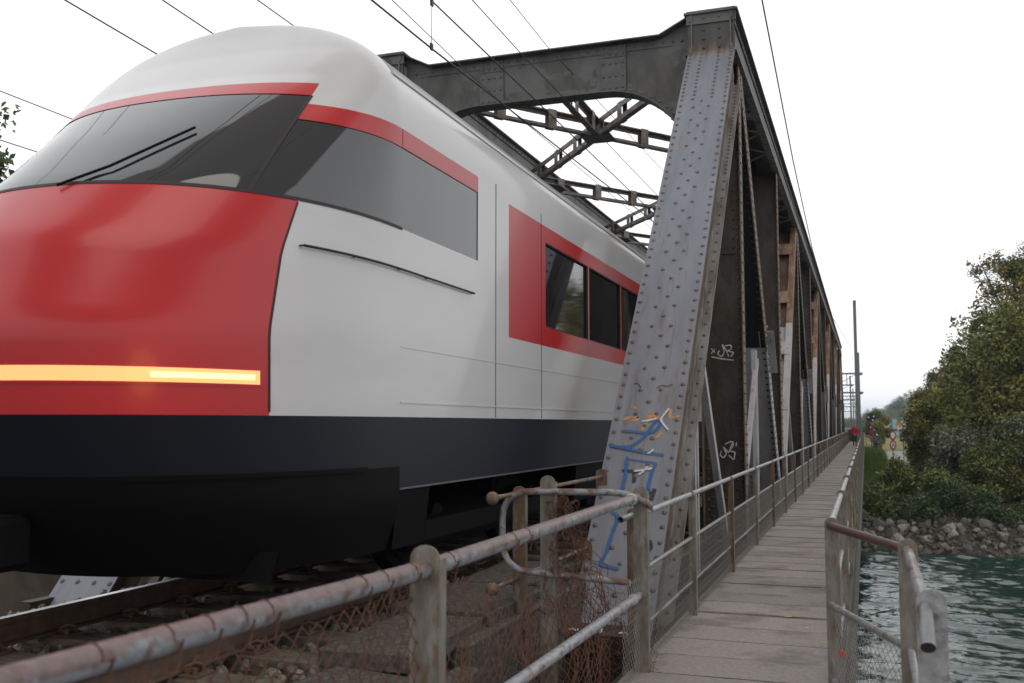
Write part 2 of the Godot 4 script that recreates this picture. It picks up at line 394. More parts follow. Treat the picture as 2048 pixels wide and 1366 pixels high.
func _ready() -> void:
	rng.seed = 20
	nz.seed = 4; nz.frequency = 1.0; nz.fractal_octaves = 4
	var cam := Camera3D.new()
	cam.name = "camera"
	add_child(cam)
	cam.fov = 37.886; cam.near = 0.05; cam.far = 6000.0
	cam.position = Vector3(0, 1.75, 0)
	cam.rotation = Vector3(deg_to_rad(4.74), deg_to_rad(19.497), 0)
	cam.current = true
	var lens := CameraAttributesPhysical.new()
	lens.frustum_focal_length = 34.97; lens.frustum_near = 0.05; lens.frustum_far = 6000.0
	lens.frustum_focus_distance = 11.0; lens.exposure_aperture = 3.2
	cam.attributes = lens
	var we := WorldEnvironment.new()
	we.name = "environment"
	var env := Environment.new()
	env.background_mode = Environment.BG_SKY
	var sm := ProceduralSkyMaterial.new()
	sm.sky_top_color = Color(0.985, 0.99, 1.0); sm.sky_horizon_color = Color(1.0, 1.0, 1.0); sm.sky_curve = 0.2
	sm.ground_bottom_color = Color(0.45, 0.46, 0.44); sm.ground_horizon_color = Color(0.8, 0.8, 0.8); sm.sun_angle_max = 1.0
	var sky := Sky.new()
	sky.sky_material = sm
	env.sky = sky
	env.background_energy_multiplier = 1.22
	env.tonemap_mode = Environment.TONE_MAPPER_LINEAR
	env.tonemap_exposure = 1.0
	env.sdfgi_enabled = true; env.ssao_enabled = true; env.ssil_enabled = true
	env.fog_enabled = true; env.fog_density = 0.00028; env.fog_light_color = Color(0.82, 0.90, 1.0)
	we.environment = env
	add_child(we)
	var sun := DirectionalLight3D.new()
	sun.name = "overcast_sun"
	add_child(sun)
	sun.light_energy = 0.3; sun.light_angular_distance = 45.0; sun.light_color = Color(1.0, 0.97, 0.93); sun.shadow_enabled = true
	sun.rotation = Vector3(deg_to_rad(-62), deg_to_rad(35), 0)
	materials()
	var rm := MB.new()
	rm.dome(Vector3.ZERO, Vector3(0, 0, 1), 0.0265, 0.62)
	rivet_mesh = rm.mesh()
	terrain()
	bridge()
	walkway()
	railway()
	train()
	railings()
	masts_and_wires()
	far_bank_things()
	people()
	vegetation()

# ---------------------------------------------------------------- bridge
# H-shaped member between two points of the YZ plane at x = xc: web across the bridge, flanges at both sides
func h_member(parent: Node, xc: float, p: Vector2, q: Vector2, hw: float, depth: float, web_m: Material, fl_m: Material, rivets: bool, battens := 0, batten_m: Material = null, fl_w := 0.022) -> void:
	var a := Vector3(xc, p.x, p.y)
	var b := Vector3(xc, q.x, q.y)
	var d := (b - a).normalized()
	var up := d.cross(Vector3.RIGHT)          # faces the camera end for members that rise away
	if up.z < 0: up = -up
	var w := MB.new()
	w.bar(a, b, hw * 2 - 0.03, 0.022, up)
	for s in [-1.0, 1.0]:
		var o := Vector3(s * (hw - 0.065), 0, 0)
		w.bar(a + o, b + o, 0.1, 0.046, up)
	put(parent, "web", w, web_m)
	for s in [-1.0, 1.0]:
		var o := Vector3(s * hw, 0, 0)
		var f := MB.new()
		f.bar(a + o, b + o, fl_w, depth, up, 0.004)
		put(parent, "flange", f, fl_m)
	if rivets:
		var r := MB.new()
		var len := a.distance_to(b)
		var k := 0.12
		while k < len - 0.1:
			for s in [-1.0, 1.0]:
				r.dome(a + d * k + Vector3(s * (hw - 0.065), 0, 0) + up * 0.023, up, 0.027)
				r.dome(a + d * (k + 0.08) + Vector3(hw + fl_w * 0.5, 0, 0) + up * s * depth * 0.32, Vector3.RIGHT, 0.025)
			k += 0.165
		put(parent, "rivets", r, M.rivet_dark, "stuff")
	for k in battens:
		var t := (k + 0.5) / battens
		var m := a.lerp(b, t) + up * (depth * 0.5 + 0.007)
		var bt := MB.new()
		bt.bar(m - d * 0.24, m + d * 0.24, hw * 2 + 0.024, 0.014, up, 0.003)
		for s in [-1.0, 1.0]:
			for e in [-0.14, 0.0, 0.14]:
				bt.dome(m + d * e + Vector3(s * (hw - 0.05), 0, 0) + up * 0.007, up, 0.022)
		put(parent, "batten_plate", bt, batten_m)
	if battens > 0:
		for s in [-1.0, 1.0]:      # the inturned lips the battens sit on
			var l := MB.new()
			var o := Vector3(s * (hw - 0.075), 0, 0) + up * (depth * 0.5 - 0.01)
			l.bar(a + o, b + o, 0.13, 0.016, up)
			put(parent, "lip", l, batten_m)

func end_post(root: Node, xc: float, detailed: bool) -> void:
	var d := Vector3(0, 1.11, -1).normalized()
	var nn := Vector3.RIGHT.cross(d)
	var o := Vector3(xc, -0.04, -8.75)
	var t := Transform3D(Basis(Vector3.RIGHT, d, nn), o)
	var post := part(root, "end_post")
	post.set_meta("label", "inclined riveted end post with blue grey paint" if detailed else "far inclined end post behind the train")
	# cover plate as a fine sheet: paint, with the rust stain that runs below the bend
	var S_BEND := 10.47
	var cm := MB.new()
	var rows := []
	var cols := []
	var ns := 640 if detailed else 60
	var nx := 44 if detailed else 6
	var spots := []
	var row_i := 0
	var sv := 0.06
	while sv < 8.95:
		spots.append(Vector2(-0.325, sv)); spots.append(Vector2(0.325, sv))
		if row_i % 2 == 0: spots.append_array([Vector2(-0.125, sv + 0.09), Vector2(0.095, sv + 0.09)])
		else: spots.append(Vector2(-0.01, sv + 0.09))
		sv += 0.172; row_i += 1
	while sv < 10.4:
		for x in [-0.325, -0.15, 0.13, 0.325]: spots.append(Vector2(x, sv))
		sv += 0.115
	# rust that has run down from some of the rivets
	var runs := []
	for p: Vector2 in spots:
		if detailed and rng.randf() < 0.6: runs.append([p.x + rng.randf_range(-0.008, 0.008), p.y, rng.randf_range(0.06, 0.34), rng.randf_range(0.012, 0.03), rng.randf_range(0.1, 0.5)])
	for k in ns + 1:
		var s := -0.25 + (S_BEND + 0.25 + 0.52) * k / ns
		var row := []
		var crow := []
		for q in nx + 1:
			var x := -HW + 2.0 * HW * q / nx
			var p: Vector3
			if s <= S_BEND: p = t * Vector3(x, s, 0.0)
			else: p = t * Vector3(x, S_BEND, 0) + Vector3(0, s - S_BEND, 0)
			# rust leaking from the seam, in streaks; grime rubbed on at hand height
			var st := nz.get_noise_2d(x * 9.0, s * 0.35) * 0.22 + nz.get_noise_2d(x * 30.0, s * 0.5) * 0.10
			var e := s - (10.42 + st)
			var rust := clampf(1.0 - absf(e) / 0.14, 0, 1) * clampf(0.55 + nz.get_noise_2d(x * 22.0, s * 3.0) * 1.2, 0, 1)
			var grime := clampf(nz.get_noise_2d(x * 5.0 + 40.0, s * 0.9) * 2.2 - 0.25 - absf(s - 3.0) * 0.45, 0, 0.75)
			var leak := clampf(nz.get_noise_2d(x * 40.0 + 9.0, s * 0.6) * 3.0 - 1.15, 0, 0.5)
			var base := Color(1, 1, 1) if e < 0 else Color(0.36, 0.33, 0.27)
			if absf(e) < 0.1: base = Color(0.36, 0.33, 0.27).lerp(Color(1, 1, 1), clampf(0.5 - e / 0.2, 0, 1))
			base = base.lerp(Color(1.35, 0.55, 0.17), rust)
			base = base.lerp(Color(0.85, 0.66, 0.48), grime)
			base = base.lerp(Color(0.75, 0.52, 0.36), leak)
			for ru in runs:
				var dn: float = ru[1] - s
				if dn < -0.035 or dn > ru[2]: continue
				var dx: float = absf(x - ru[0]) / (ru[3] * (1.6 if dn < 0.02 else 1.0))
				if dx < 1.0: base = base.lerp(Color(0.78, 0.48, 0.30), (1.0 - dx) * ru[4] * (1.0 - maxf(dn, 0.0) / ru[2]))
			row.append(p); crow.append(base)
		rows.append(row); cols.append(crow)
	cm.grid(rows, cols)
	put(post, "cover_plate", cm, M.blue_grey)
	var back := MB.new()
	back.bar(t * Vector3(0, -0.25, -0.016), t * Vector3(0, S_BEND, -0.016), HW * 2, 0.024, nn)
	put(post, "backing_plate", back, M.rust_web)
	for s in [-1.0, 1.0]:
		var w := MB.new()
		w.bar(t * Vector3(s * 0.30, -0.3, -0.27), t * Vector3(s * 0.30, S_BEND, -0.27), 0.02, 0.48, nn)
		w.bar(t * Vector3(s * 0.335, -0.3, -0.075), t * Vector3(s * 0.335, S_BEND - 0.1, -0.075), 0.02, 0.09, nn)
		put(post, "side_web", w, M.rust_web)
		var f := MB.new()
		f.bar(t * Vector3(s * 0.365, -0.3, -0.50), t * Vector3(s * 0.365, S_BEND - 0.3, -0.50), 0.15, 0.018, nn, 0.004)
		f.bar(t * Vector3(s * 0.32, -0.3, -0.44), t * Vector3(s * 0.32, S_BEND - 0.3, -0.44), 0.02, 0.10, nn)
		put(post, "flange", f, M.flange)
	if not detailed:
		var rr := MB.new()
		for k in 30:
			for x in [-0.32, -0.11, 0.11, 0.32]: rr.dome(t * Vector3(x, 0.1 + k * 0.17, 0.0), nn, 0.03)
		put(post, "rivets", rr, M.rivet, "stuff")
	else:
		for p in spots:
			var r := MeshInstance3D.new()
			r.name = "rivet"; r.mesh = rivet_mesh; r.material_override = M.rivet
			post.add_child(r, true)
			r.transform = t * Transform3D(Basis().rotated(Vector3(0, 0, 1), rng.randf() * TAU).scaled(Vector3.ONE * rng.randf_range(0.88, 1.1)), Vector3(p.x + rng.randf_range(-0.006, 0.006), p.y + rng.randf_range(-0.008, 0.008), 0.0))
		for y in [0.12, 0.27, 0.42]:
			for x in [-0.31, -0.12, 0.13, 0.31]:
				var r := MeshInstance3D.new()
				r.name = "rivet"; r.mesh = rivet_mesh; r.material_override = M.rivet_dark
				post.add_child(r, true)
				r.position = t * Vector3(x, S_BEND, 0) + Vector3(0, y - 0.06, 0.0)
		var sr := MB.new()
		var s := 0.2
		while s < 10.2:
			sr.dome(t * Vector3(0.346, s, -0.075), Vector3.RIGHT, 0.028)
			sr.dome(t * Vector3(0.38, s + 0.08, -0.491), nn, 0.024)
			s += 0.2 if s < 7.5 else 0.1
		put(post, "edge_rivets", sr, M.rivet, "stuff")
	# cap angle on top
	var top := t * Vector3(0, S_BEND, 0)
	var cap := MB.new()
	cap.bx(Vector3(xc - HW - 0.02, top.y + 0.46, top.z + 0.0), Vector3(xc + HW + 0.02, top.y + 0.69, top.z + 0.022), 0.004)
	for x in [-0.31, -0.12, 0.13, 0.31]: cap.dome(Vector3(xc + x, top.y + 0.56, top.z + 0.022), Vector3(0, 0, 1), 0.029)
	put(post, "cap_plate", cap, M.dark_grey)
	if not detailed: return
	# spray paint: flat print on the plate
	var inks := {
		"blue": [M.paint_blue, 0.036, [
			[Vector2(-0.250, 2.299), Vector2(-0.165, 2.304), Vector2(-0.068, 2.284), Vector2(0.042, 2.270), Vector2(0.121, 2.311), Vector2(0.160, 2.413), Vector2(0.133, 2.469), Vector2(0.084, 2.427), Vector2(0.056, 2.341), Vector2(0.022, 2.250), Vector2(-0.036, 2.159), Vector2(-0.118, 2.088), Vector2(-0.224, 2.077), Vector2(-0.336, 2.096)],
			[Vector2(-0.336, 2.096), Vector2(-0.192, 2.068), Vector2(-0.048, 2.030), Vector2(0.108, 1.998), Vector2(0.245, 1.981)],
			[Vector2(-0.133, 1.960), Vector2(-0.125, 1.844), Vector2(-0.116, 1.711), Vector2(-0.119, 1.580), Vector2(-0.121, 1.470)],
			[Vector2(0.176, 1.872), Vector2(0.146, 1.754), Vector2(0.139, 1.642), Vector2(0.132, 1.559), Vector2(0.143, 1.496), Vector2(0.159, 1.541)],
			[Vector2(-0.188, 1.251), Vector2(-0.104, 1.203), Vector2(-0.128, 1.080), Vector2(-0.147, 0.939), Vector2(-0.159, 0.802), Vector2(-0.184, 0.704), Vector2(-0.214, 0.636), Vector2(-0.122, 0.622), Vector2(-0.013, 0.600)]]],
		"thin_blue": [M.paint_blue, 0.016, [[Vector2(-0.125, 1.925), Vector2(-0.016, 1.904), Vector2(0.092, 1.890), Vector2(0.176, 1.872)]]],
		"orange": [M.paint_orange, 0.036, [
			[Vector2(-0.251, 2.465), Vector2(-0.210, 2.507), Vector2(-0.145, 2.496), Vector2(-0.091, 2.507), Vector2(-0.092, 2.454), Vector2(-0.172, 2.461)],
			[Vector2(0.003, 2.569), Vector2(0.047, 2.590), Vector2(0.084, 2.548), Vector2(0.058, 2.506), Vector2(0.019, 2.444), Vector2(-0.022, 2.403), Vector2(-0.027, 2.320)],
			[Vector2(-0.020, 2.506), Vector2(0.040, 2.527), Vector2(0.105, 2.506), Vector2(0.175, 2.444)],
			[Vector2(0.247, 2.621), Vector2(0.232, 2.547), Vector2(0.247, 2.485), Vector2(0.306, 2.505), Vector2(0.350, 2.526)],
			[Vector2(0.176, 2.301), Vector2(0.154, 2.230), Vector2(0.111, 2.210)],
			[Vector2(-0.195, 2.677), Vector2(-0.163, 2.623), Vector2(-0.118, 2.644)]]],
		"white": [M.paint_white, 0.022, [
			[Vector2(0.224, 2.621), Vector2(0.167, 2.506), Vector2(0.150, 2.454), Vector2(0.197, 2.382), Vector2(0.251, 2.311)],
			[Vector2(-0.050, 2.434), Vector2(0.019, 2.444), Vector2(0.109, 2.475)],
			[Vector2(-0.039, 1.758), Vector2(0.029, 1.770), Vector2(0.096, 1.787), Vector2(0.146, 1.801)],
			[Vector2(0.019, 1.715), Vector2(0.065, 1.760), Vector2(0.100, 1.827)],
			[Vector2(0.131, 2.051), Vector2(0.106, 2.012), Vector2(0.071, 1.986)]]],
		"black": [M.paint_black, 0.042, [
			[Vector2(-0.165, 1.777), Vector2(-0.076, 1.768), Vector2(0.012, 1.763)],
			[Vector2(-0.039, 1.758), Vector2(-0.021, 1.692), Vector2(-0.019, 1.616)],
			[Vector2(0.134, 1.502), Vector2(0.204, 1.483), Vector2(0.202, 1.568), Vector2(0.181, 1.399)],
			[Vector2(0.200, 0.936), Vector2(0.243, 0.919), Vector2(0.266, 0.862), Vector2(0.225, 0.802), Vector2(0.240, 0.938)]]],
		"thin_black": [M.paint_black, 0.012, [[Vector2(-0.216, 2.996), Vector2(-0.168, 3.006), Vector2(-0.126, 2.939), Vector2(-0.144, 2.895)], [Vector2(0.05, 2.93), Vector2(0.10, 2.97), Vector2(0.16, 2.95), Vector2(0.22, 2.98)]]],
	}
	var lift := 0.0015
	for k in ["orange", "black", "thin_black", "thin_blue", "blue", "white"]:
		var ii := 0
		for st in inks[k][2]:
			var m := MB.new()
			m.stroke(st, inks[k][1], t, lift + ii * 0.0004, ii)
			ii += 1
			put(post, "spray_paint", m, inks[k][0]).set_meta("label", k.replace("thin_", "thin ") + " spray paint stroke on the post")
		lift += 0.003

func top_chord(root: Node, xc: float, near: bool) -> void:
	var ch := part(root, "top_chord")
	var z0 := Z1 + 0.38
	var z1 := node_z(11) - 0.3
	for s in [-1.0, 1.0]:
		var w := MB.new()
		w.bx(Vector3(xc + s * 0.31 - 0.012, 7.72, z1), Vector3(xc + s * 0.31 + 0.012, 8.36, z0))
		for y in [7.77, 8.30]: w.bx(Vector3(xc + s * 0.335 - 0.014, y - 0.05, z1), Vector3(xc + s * 0.335 + 0.014, y + 0.05, z0))
		put(ch, "web", w, M.dark_grey)
		var f := MB.new()
		f.bx(Vector3(xc + s * 0.345 - 0.075, 7.695, z1), Vector3(xc + s * 0.345 + 0.06, 7.717, z0), 0.003)
		put(ch, "bottom_flange", f, M.brace if s > 0 else M.dark_grey)
	var c := MB.new()
	c.bx(Vector3(xc - 0.43, 8.362, z1 - 0.02), Vector3(xc + 0.43, 8.40, z0 + 0.02), 0.004)
	put(ch, "cover_plate", c, M.dark_grey)
	var r := MB.new()
	var z := z0 - 0.1
	while z > (-62.0 if near else -50.0):
		for s in ([1.0] if near else [1.0]):
			r.dome(Vector3(xc + s * 0.349, 7.77, z), Vector3.RIGHT * s, 0.025)
			r.dome(Vector3(xc + s * 0.349, 8.30, z), Vector3.RIGHT * s, 0.025)
		z -= 0.22
	put(ch, "rivets", r, M.rivet_dark, "stuff")
	var lm := MB.new()
	lm.bar(Vector3(-0.29, 0, 0.36), Vector3(0.29, 0, -0.36), 0.09, 0.014)
	var lmesh := lm.mesh()
	lm = MB.new()
	lm.bar(Vector3(0.29, 0, 0.36), Vector3(-0.29, 0, -0.36), 0.09, 0.014)
	var lmesh2 := lm.mesh()
	var bm := MB.new()
	bm.bx(Vector3(-0.30, -0.008, -0.24), Vector3(0.30, 0.008, 0.24))
	var bmesh := bm.mesh()
	for k in range(1, 11):
		for q in 8:
			var l := MeshInstance3D.new()
			l.name = "batten_plate" if q == 3 else "lacing_bar"
			l.mesh = bmesh if q == 3 else (lmesh if q % 2 == 0 else lmesh2); l.material_override = M.brace
			ch.add_child(l, true)
			l.position = Vector3(xc, 7.70 + (0.012 if q == 3 else 0.0), node_z(k) - 0.85 - 0.80 * q)

func x_brace(root: Node, p: Vector3, q: Vector3) -> void:
	var b := part(root, "sway_brace")
	var d := (q - p).normalized()
	for y in [-0.17, 0.17]:
		var m := MB.new()
		m.bar(p + Vector3(0, y, 0), q + Vector3(0, y, 0), 0.13, 0.022)
		var s := Vector3.UP.cross(d)
		m.bar(p + Vector3(0, y + (0.05 if y < 0 else -0.05), 0) + s * 0.055, q + Vector3(0, y + (0.05 if y < 0 else -0.05), 0) + s * 0.055, 0.018, 0.08)
		put(b, "angle_bar", m, M.brace)
	var n := int(p.distance_to(q) / 1.15)
	for k in n:
		var c := p.lerp(q, (k + 0.5) / n)
		var m := MB.new()
		for sd in [-0.06, 0.06]: m.box(MB.frame(c + Vector3.UP.cross(d) * sd - d * 0.1, c + Vector3.UP.cross(d) * sd + d * 0.1), Vector3(0.012, 0.40, 0.2))
		put(b, "batten_plate", m, M.brace)

func bridge() -> void:
	var root := thing("truss_bridge", "riveted steel through truss railway bridge carrying the train over the river", "bridge")
	for xc in [XN, XF]:
		var near: bool = xc == XN
		end_post(root, xc, near)
		top_chord(root, xc, near)
		var bc := part(root, "bottom_chord")
		for s in [-1.0, 1.0]:
			var m := MB.new()
			m.bx(Vector3(xc + s * 0.30 - 0.012, -0.80, node_z(12) - 0.4), Vector3(xc + s * 0.30 + 0.012, -0.12, -8.35))
			m.bx(Vector3(xc + s * 0.36 - 0.07, -0.14, node_z(12) - 0.4), Vector3(xc + s * 0.36 + 0.07, -0.118, -8.35))
			put(bc, "web", m, M.brown)
		for k in range(1, 12):
			var vp := part(root, "vertical_post")
			var zz := node_z(k) - 0.45
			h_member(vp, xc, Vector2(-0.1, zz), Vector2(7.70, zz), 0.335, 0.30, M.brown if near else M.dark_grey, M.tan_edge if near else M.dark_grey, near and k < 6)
			if near and k == 1:
				# splice plate and the two white tags
				var sp := MB.new()
				sp.bx(Vector3(xc - 0.26, 4.55, zz + 0.018), Vector3(xc + 0.26, 5.75, zz + 0.03))
				for y in 7:
					for x in [-0.2, 0.0, 0.2]: sp.dome(Vector3(xc + x, 4.65 + y * 0.16, zz + 0.03), Vector3(0, 0, 1), 0.027)
				put(vp, "splice_plate", sp, M.brown)
				sp = MB.new()
				sp.bx(Vector3(xc - 0.26, -0.1, zz + 0.018), Vector3(xc + 0.26, 0.95, zz + 0.03))
				for y in 7:
					for x in [-0.2, 0.0, 0.2]: sp.dome(Vector3(xc + x, -0.05 + y * 0.15, zz + 0.03), Vector3(0, 0, 1), 0.027)
				put(vp, "splice_plate", sp, M.brown)
				var tt := Transform3D(Basis(), Vector3(0, 0, zz + 0.014))
				var ti := 0
				for st in [[Vector2(-2.368, 2.856), Vector2(-2.191, 2.816), Vector2(-2.003, 2.793)],
						[Vector2(-2.224, 2.949), Vector2(-2.260, 2.938), Vector2(-2.249, 2.878), Vector2(-2.190, 2.852), Vector2(-2.154, 2.935), Vector2(-2.187, 3.056)],
						[Vector2(-2.187, 3.056), Vector2(-2.118, 2.946), Vector2(-2.084, 2.850)],
						[Vector2(-2.140, 3.031), Vector2(-2.046, 3.041), Vector2(-2.035, 2.980), Vector2(-2.106, 2.946), Vector2(-2.001, 2.920), Vector2(-2.049, 2.849)],
						[Vector2(-2.366, 2.989), Vector2(-2.308, 2.927)], [Vector2(-2.307, 2.987), Vector2(-2.368, 2.904)],
						[Vector2(-2.229, 1.316), Vector2(-2.253, 1.244), Vector2(-2.195, 1.198), Vector2(-2.147, 1.269), Vector2(-2.204, 1.387), Vector2(-2.112, 1.281), Vector2(-2.039, 1.471)],
						[Vector2(-2.168, 1.423), Vector2(-2.074, 1.470), Vector2(-2.027, 1.447), Vector2(-2.052, 1.364), Vector2(-2.111, 1.317), Vector2(-2.007, 1.294), Vector2(-2.032, 1.164), Vector2(-2.113, 1.246)],
						[Vector2(-1.981, 1.459), Vector2(-1.993, 1.388)], [Vector2(-1.939, 1.424), Vector2(-1.954, 1.365)]]:
					var tagm := MB.new()
					tagm.stroke(st, 0.02, tt, ti * 0.0006, ti)
					ti += 1
					put(vp, "spray_paint", tagm, M.paint_white)
		for k in range(1, 11):
			var za := node_z(k) - 0.3
			var zb := node_z(k + 1) - 0.3
			var dg := part(root, "diagonal")
			if k % 2 == 1:      # falls away from the camera; its lower length has been repainted pale grey
				var yb := 3.3
				var zm := lerpf(za, zb, (7.6 - yb) / 7.6)
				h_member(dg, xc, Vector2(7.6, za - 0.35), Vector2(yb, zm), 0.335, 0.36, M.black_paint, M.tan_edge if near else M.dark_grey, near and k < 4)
				h_member(dg, xc, Vector2(yb - 0.003, zm - 0.003), Vector2(-0.05, zb + 0.35), 0.335, 0.36, M.light_grey, M.light_grey, near and k < 4)
				if near:
					var g := MB.new()
					g.box(MB.frame(Vector3(xc + 0.352, yb + 0.35, zm + 0.34), Vector3(xc + 0.352, yb - 0.55, zm - 0.52), Vector3(0, 1, 1)), Vector3(0.014, 0.30, 1.1), 0.003)
					for q in 5:
						for e in [-0.1, 0.1]: g.dome(Vector3(xc + 0.359, yb + 0.3 - q * 0.2 + e, zm + 0.28 - q * 0.19 - e), Vector3.RIGHT, 0.028)
					put(dg, "gusset_plate", g, M.light_grey)
			else:               # rises away: battened, rusty above, repainted below
				var yb := 4.4
				var zm := lerpf(za, zb, yb / 7.6)
				h_member(dg, xc, Vector2(-0.05, za - 0.35), Vector2(yb, zm), 0.335, 0.34, M.light_grey, M.light_grey, false, 3 if near else 0, M.light_grey)
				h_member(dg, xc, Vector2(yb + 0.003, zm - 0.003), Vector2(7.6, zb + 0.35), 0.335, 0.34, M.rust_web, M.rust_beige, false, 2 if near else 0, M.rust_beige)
				if near and k <= 4:
					var og := MB.new()
					var pa := Vector3(xc, -0.05, za - 0.35)
					var dd := (Vector3(xc, yb, zm) - pa).normalized()
					var L := pa.distance_to(Vector3(xc, yb, zm))
					var tt := Transform3D(Basis(Vector3.RIGHT, dd, Vector3.RIGHT.cross(dd)), pa + dd * (L * 0.5) + Vector3.RIGHT.cross(dd) * (0.17 + 0.016))
					og.stroke([Vector2(-0.22, 0.13), Vector2(-0.12, 0.16), Vector2(-0.1, 0.05), Vector2(-0.2, -0.08), Vector2(-0.08, -0.1), Vector2(0.0, 0.0), Vector2(0.03, 0.12), Vector2(-0.05, 0.1), Vector2(0.0, -0.02)], 0.035, tt, 0.0, 1)
					og.stroke([Vector2(0.1, -0.15), Vector2(0.13, 0.0), Vector2(0.14, 0.13), Vector2(0.22, 0.12), Vector2(0.24, 0.02), Vector2(0.15, 0.0), Vector2(0.24, -0.14)], 0.035, tt, 0.001, 2)
					put(dg, "spray_paint", og, M.paint_orange)
		# far end: post falling back to the last bearing
		var fe := part(root, "end_post")
		h_member(fe, xc, Vector2(8.3, node_z(11) - 0.35), Vector2(-0.1, node_z(12)), 0.335, 0.4, M.brown, M.dark_grey, false)
		# hangers in the truss openings: paired angle bars beside the verticals
		if near:
			for k in 8:
				var hz := node_z(k) - 3.75
				var hg := part(root, "hanger")
				for e in [0.0, 0.20]:
					var m := MB.new()
					m.bx(Vector3(xc + 0.10, -0.1, hz - e - 0.05), Vector3(xc + 0.19, 3.2, hz - e + 0.0), 0.004)
					m.bx(Vector3(xc + 0.178, -0.1, hz - e - 0.085), Vector3(xc + 0.19, 3.2, hz - e - 0.05))
					put(hg, "angle_bar", m, M.light_grey)
				var st := MB.new()
				var far_end := -3.0 if k % 2 == 0 else 3.0
				st.bar(Vector3(xc + 0.17, 3.0, hz - 0.3), Vector3(xc + 0.17, -0.1, hz + far_end), 0.09, 0.13, Vector3.UP, 0.004)
				put(hg, "strut", st, M.light_grey)
	# bearing shoe below the near end post
	var shoe := part(root, "bearing_shoe")
	var sb := MB.new()
	sb.bx(Vector3(XN - 0.50, -0.9, -9.0), Vector3(XN + 0.36, -0.02, -8.32), 0.008)
	for x in [-0.42, -0.14, 0.05, 0.28]: sb.bx(Vector3(XN + x - 0.05, -0.9, -8.322), Vector3(XN + x + 0.05, -0.05, -8.30), 0.004)
	for y in [-0.18, -0.45]:
		for x in [-0.28, -0.05, 0.17]: sb.dome(Vector3(XN + x, y, -8.32), Vector3(0, 0, 1), 0.036)
	put(shoe, "shoe_plate", sb, M.brown)
	var dr := MB.new()
	for k in 26:
		var x := rng.randf_range(-0.45, 0.3)
		dr.box(Transform3D(Basis().rotated(Vector3.UP, rng.randf() * 3.0), Vector3(XN + x, -0.012, -8.36 - rng.randf() * 0.12)), Vector3(rng.randf_range(0.02, 0.08), 0.012, rng.randf_range(0.015, 0.04)), 0.004)
	put(shoe, "bird_droppings", dr, M.dropping, "stuff")
	portal(root)
	# sway bracing between the two top chords
	for k in range(1, 11):
		var za := node_z(k)
		var zb := node_z(k + 1)
		x_brace(root, Vector3(XN - 0.35, 7.9, za - 0.3), Vector3(XF + 0.35, 7.9, zb + 0.3))
		x_brace(root, Vector3(XF + 0.35, 7.9, za - 0.3), Vector3(XN - 0.35, 7.9, zb + 0.3))
		if k == 1: x_brace(root, Vector3((XN + XF) * 0.5, 7.9, za), Vector3((XN + XF) * 0.5, 7.9, (za + zb) * 0.5))
		var gp := MB.new()
		gp.bx(Vector3((XN + XF) * 0.5 - 0.32, 7.70, (za + zb) * 0.5 - 0.32), Vector3((XN + XF) * 0.5 + 0.32, 7.715, (za + zb) * 0.5 + 0.32))
		put(root, "gusset_plate", gp, M.dark_grey)
		for xx in [XN - 0.30, XF + 0.30]:
			var sg := -1.0 if xx > -5.0 else 1.0
			gp = MB.new()
			gp.plate(PackedVector2Array([Vector2(0, -1.1), Vector2(0.75, -0.25), Vector2(0.75, 0.25), Vector2(0, 1.1)]) if sg > 0 else PackedVector2Array([Vector2(0, -1.1), Vector2(-0.75, -0.25), Vector2(-0.75, 0.25), Vector2(0, 1.1)]), Transform3D(Basis(Vector3.RIGHT, Vector3(0, 0, -1), Vector3.UP), Vector3(xx, 7.66, zb)), 0.016)
			put(root, "gusset_plate", gp, M.dark_grey)
	# floor: cross girders at the nodes, two stringers
	for k in range(1, 13):
		var g := MB.new()
		var z := node_z(k) if k < 12 else node_z(12)
		g.bx(Vector3(XF + 0.35, -0.85, z - 0.01), Vector3(XN - 0.35, 0.0, z + 0.01)); g.bx(Vector3(XF + 0.35, 0.0, z - 0.15), Vector3(XN - 0.35, 0.02, z + 0.15)); g.bx(Vector3(XF + 0.35, -0.87, z - 0.15), Vector3(XN - 0.35, -0.85, z + 0.15))
		put(root, "cross_girder", g, M.brown)
	for x in [TRACK_X - 0.85, TRACK_X + 0.85]:
		var g := MB.new()
		g.bx(Vector3(x - 0.012, -0.45, -98.5), Vector3(x + 0.012, 0.08, -8.6)); g.bx(Vector3(x - 0.13, 0.08, -98.5), Vector3(x + 0.13, 0.10, -8.6))
		put(root, "stringer", g, M.brown)

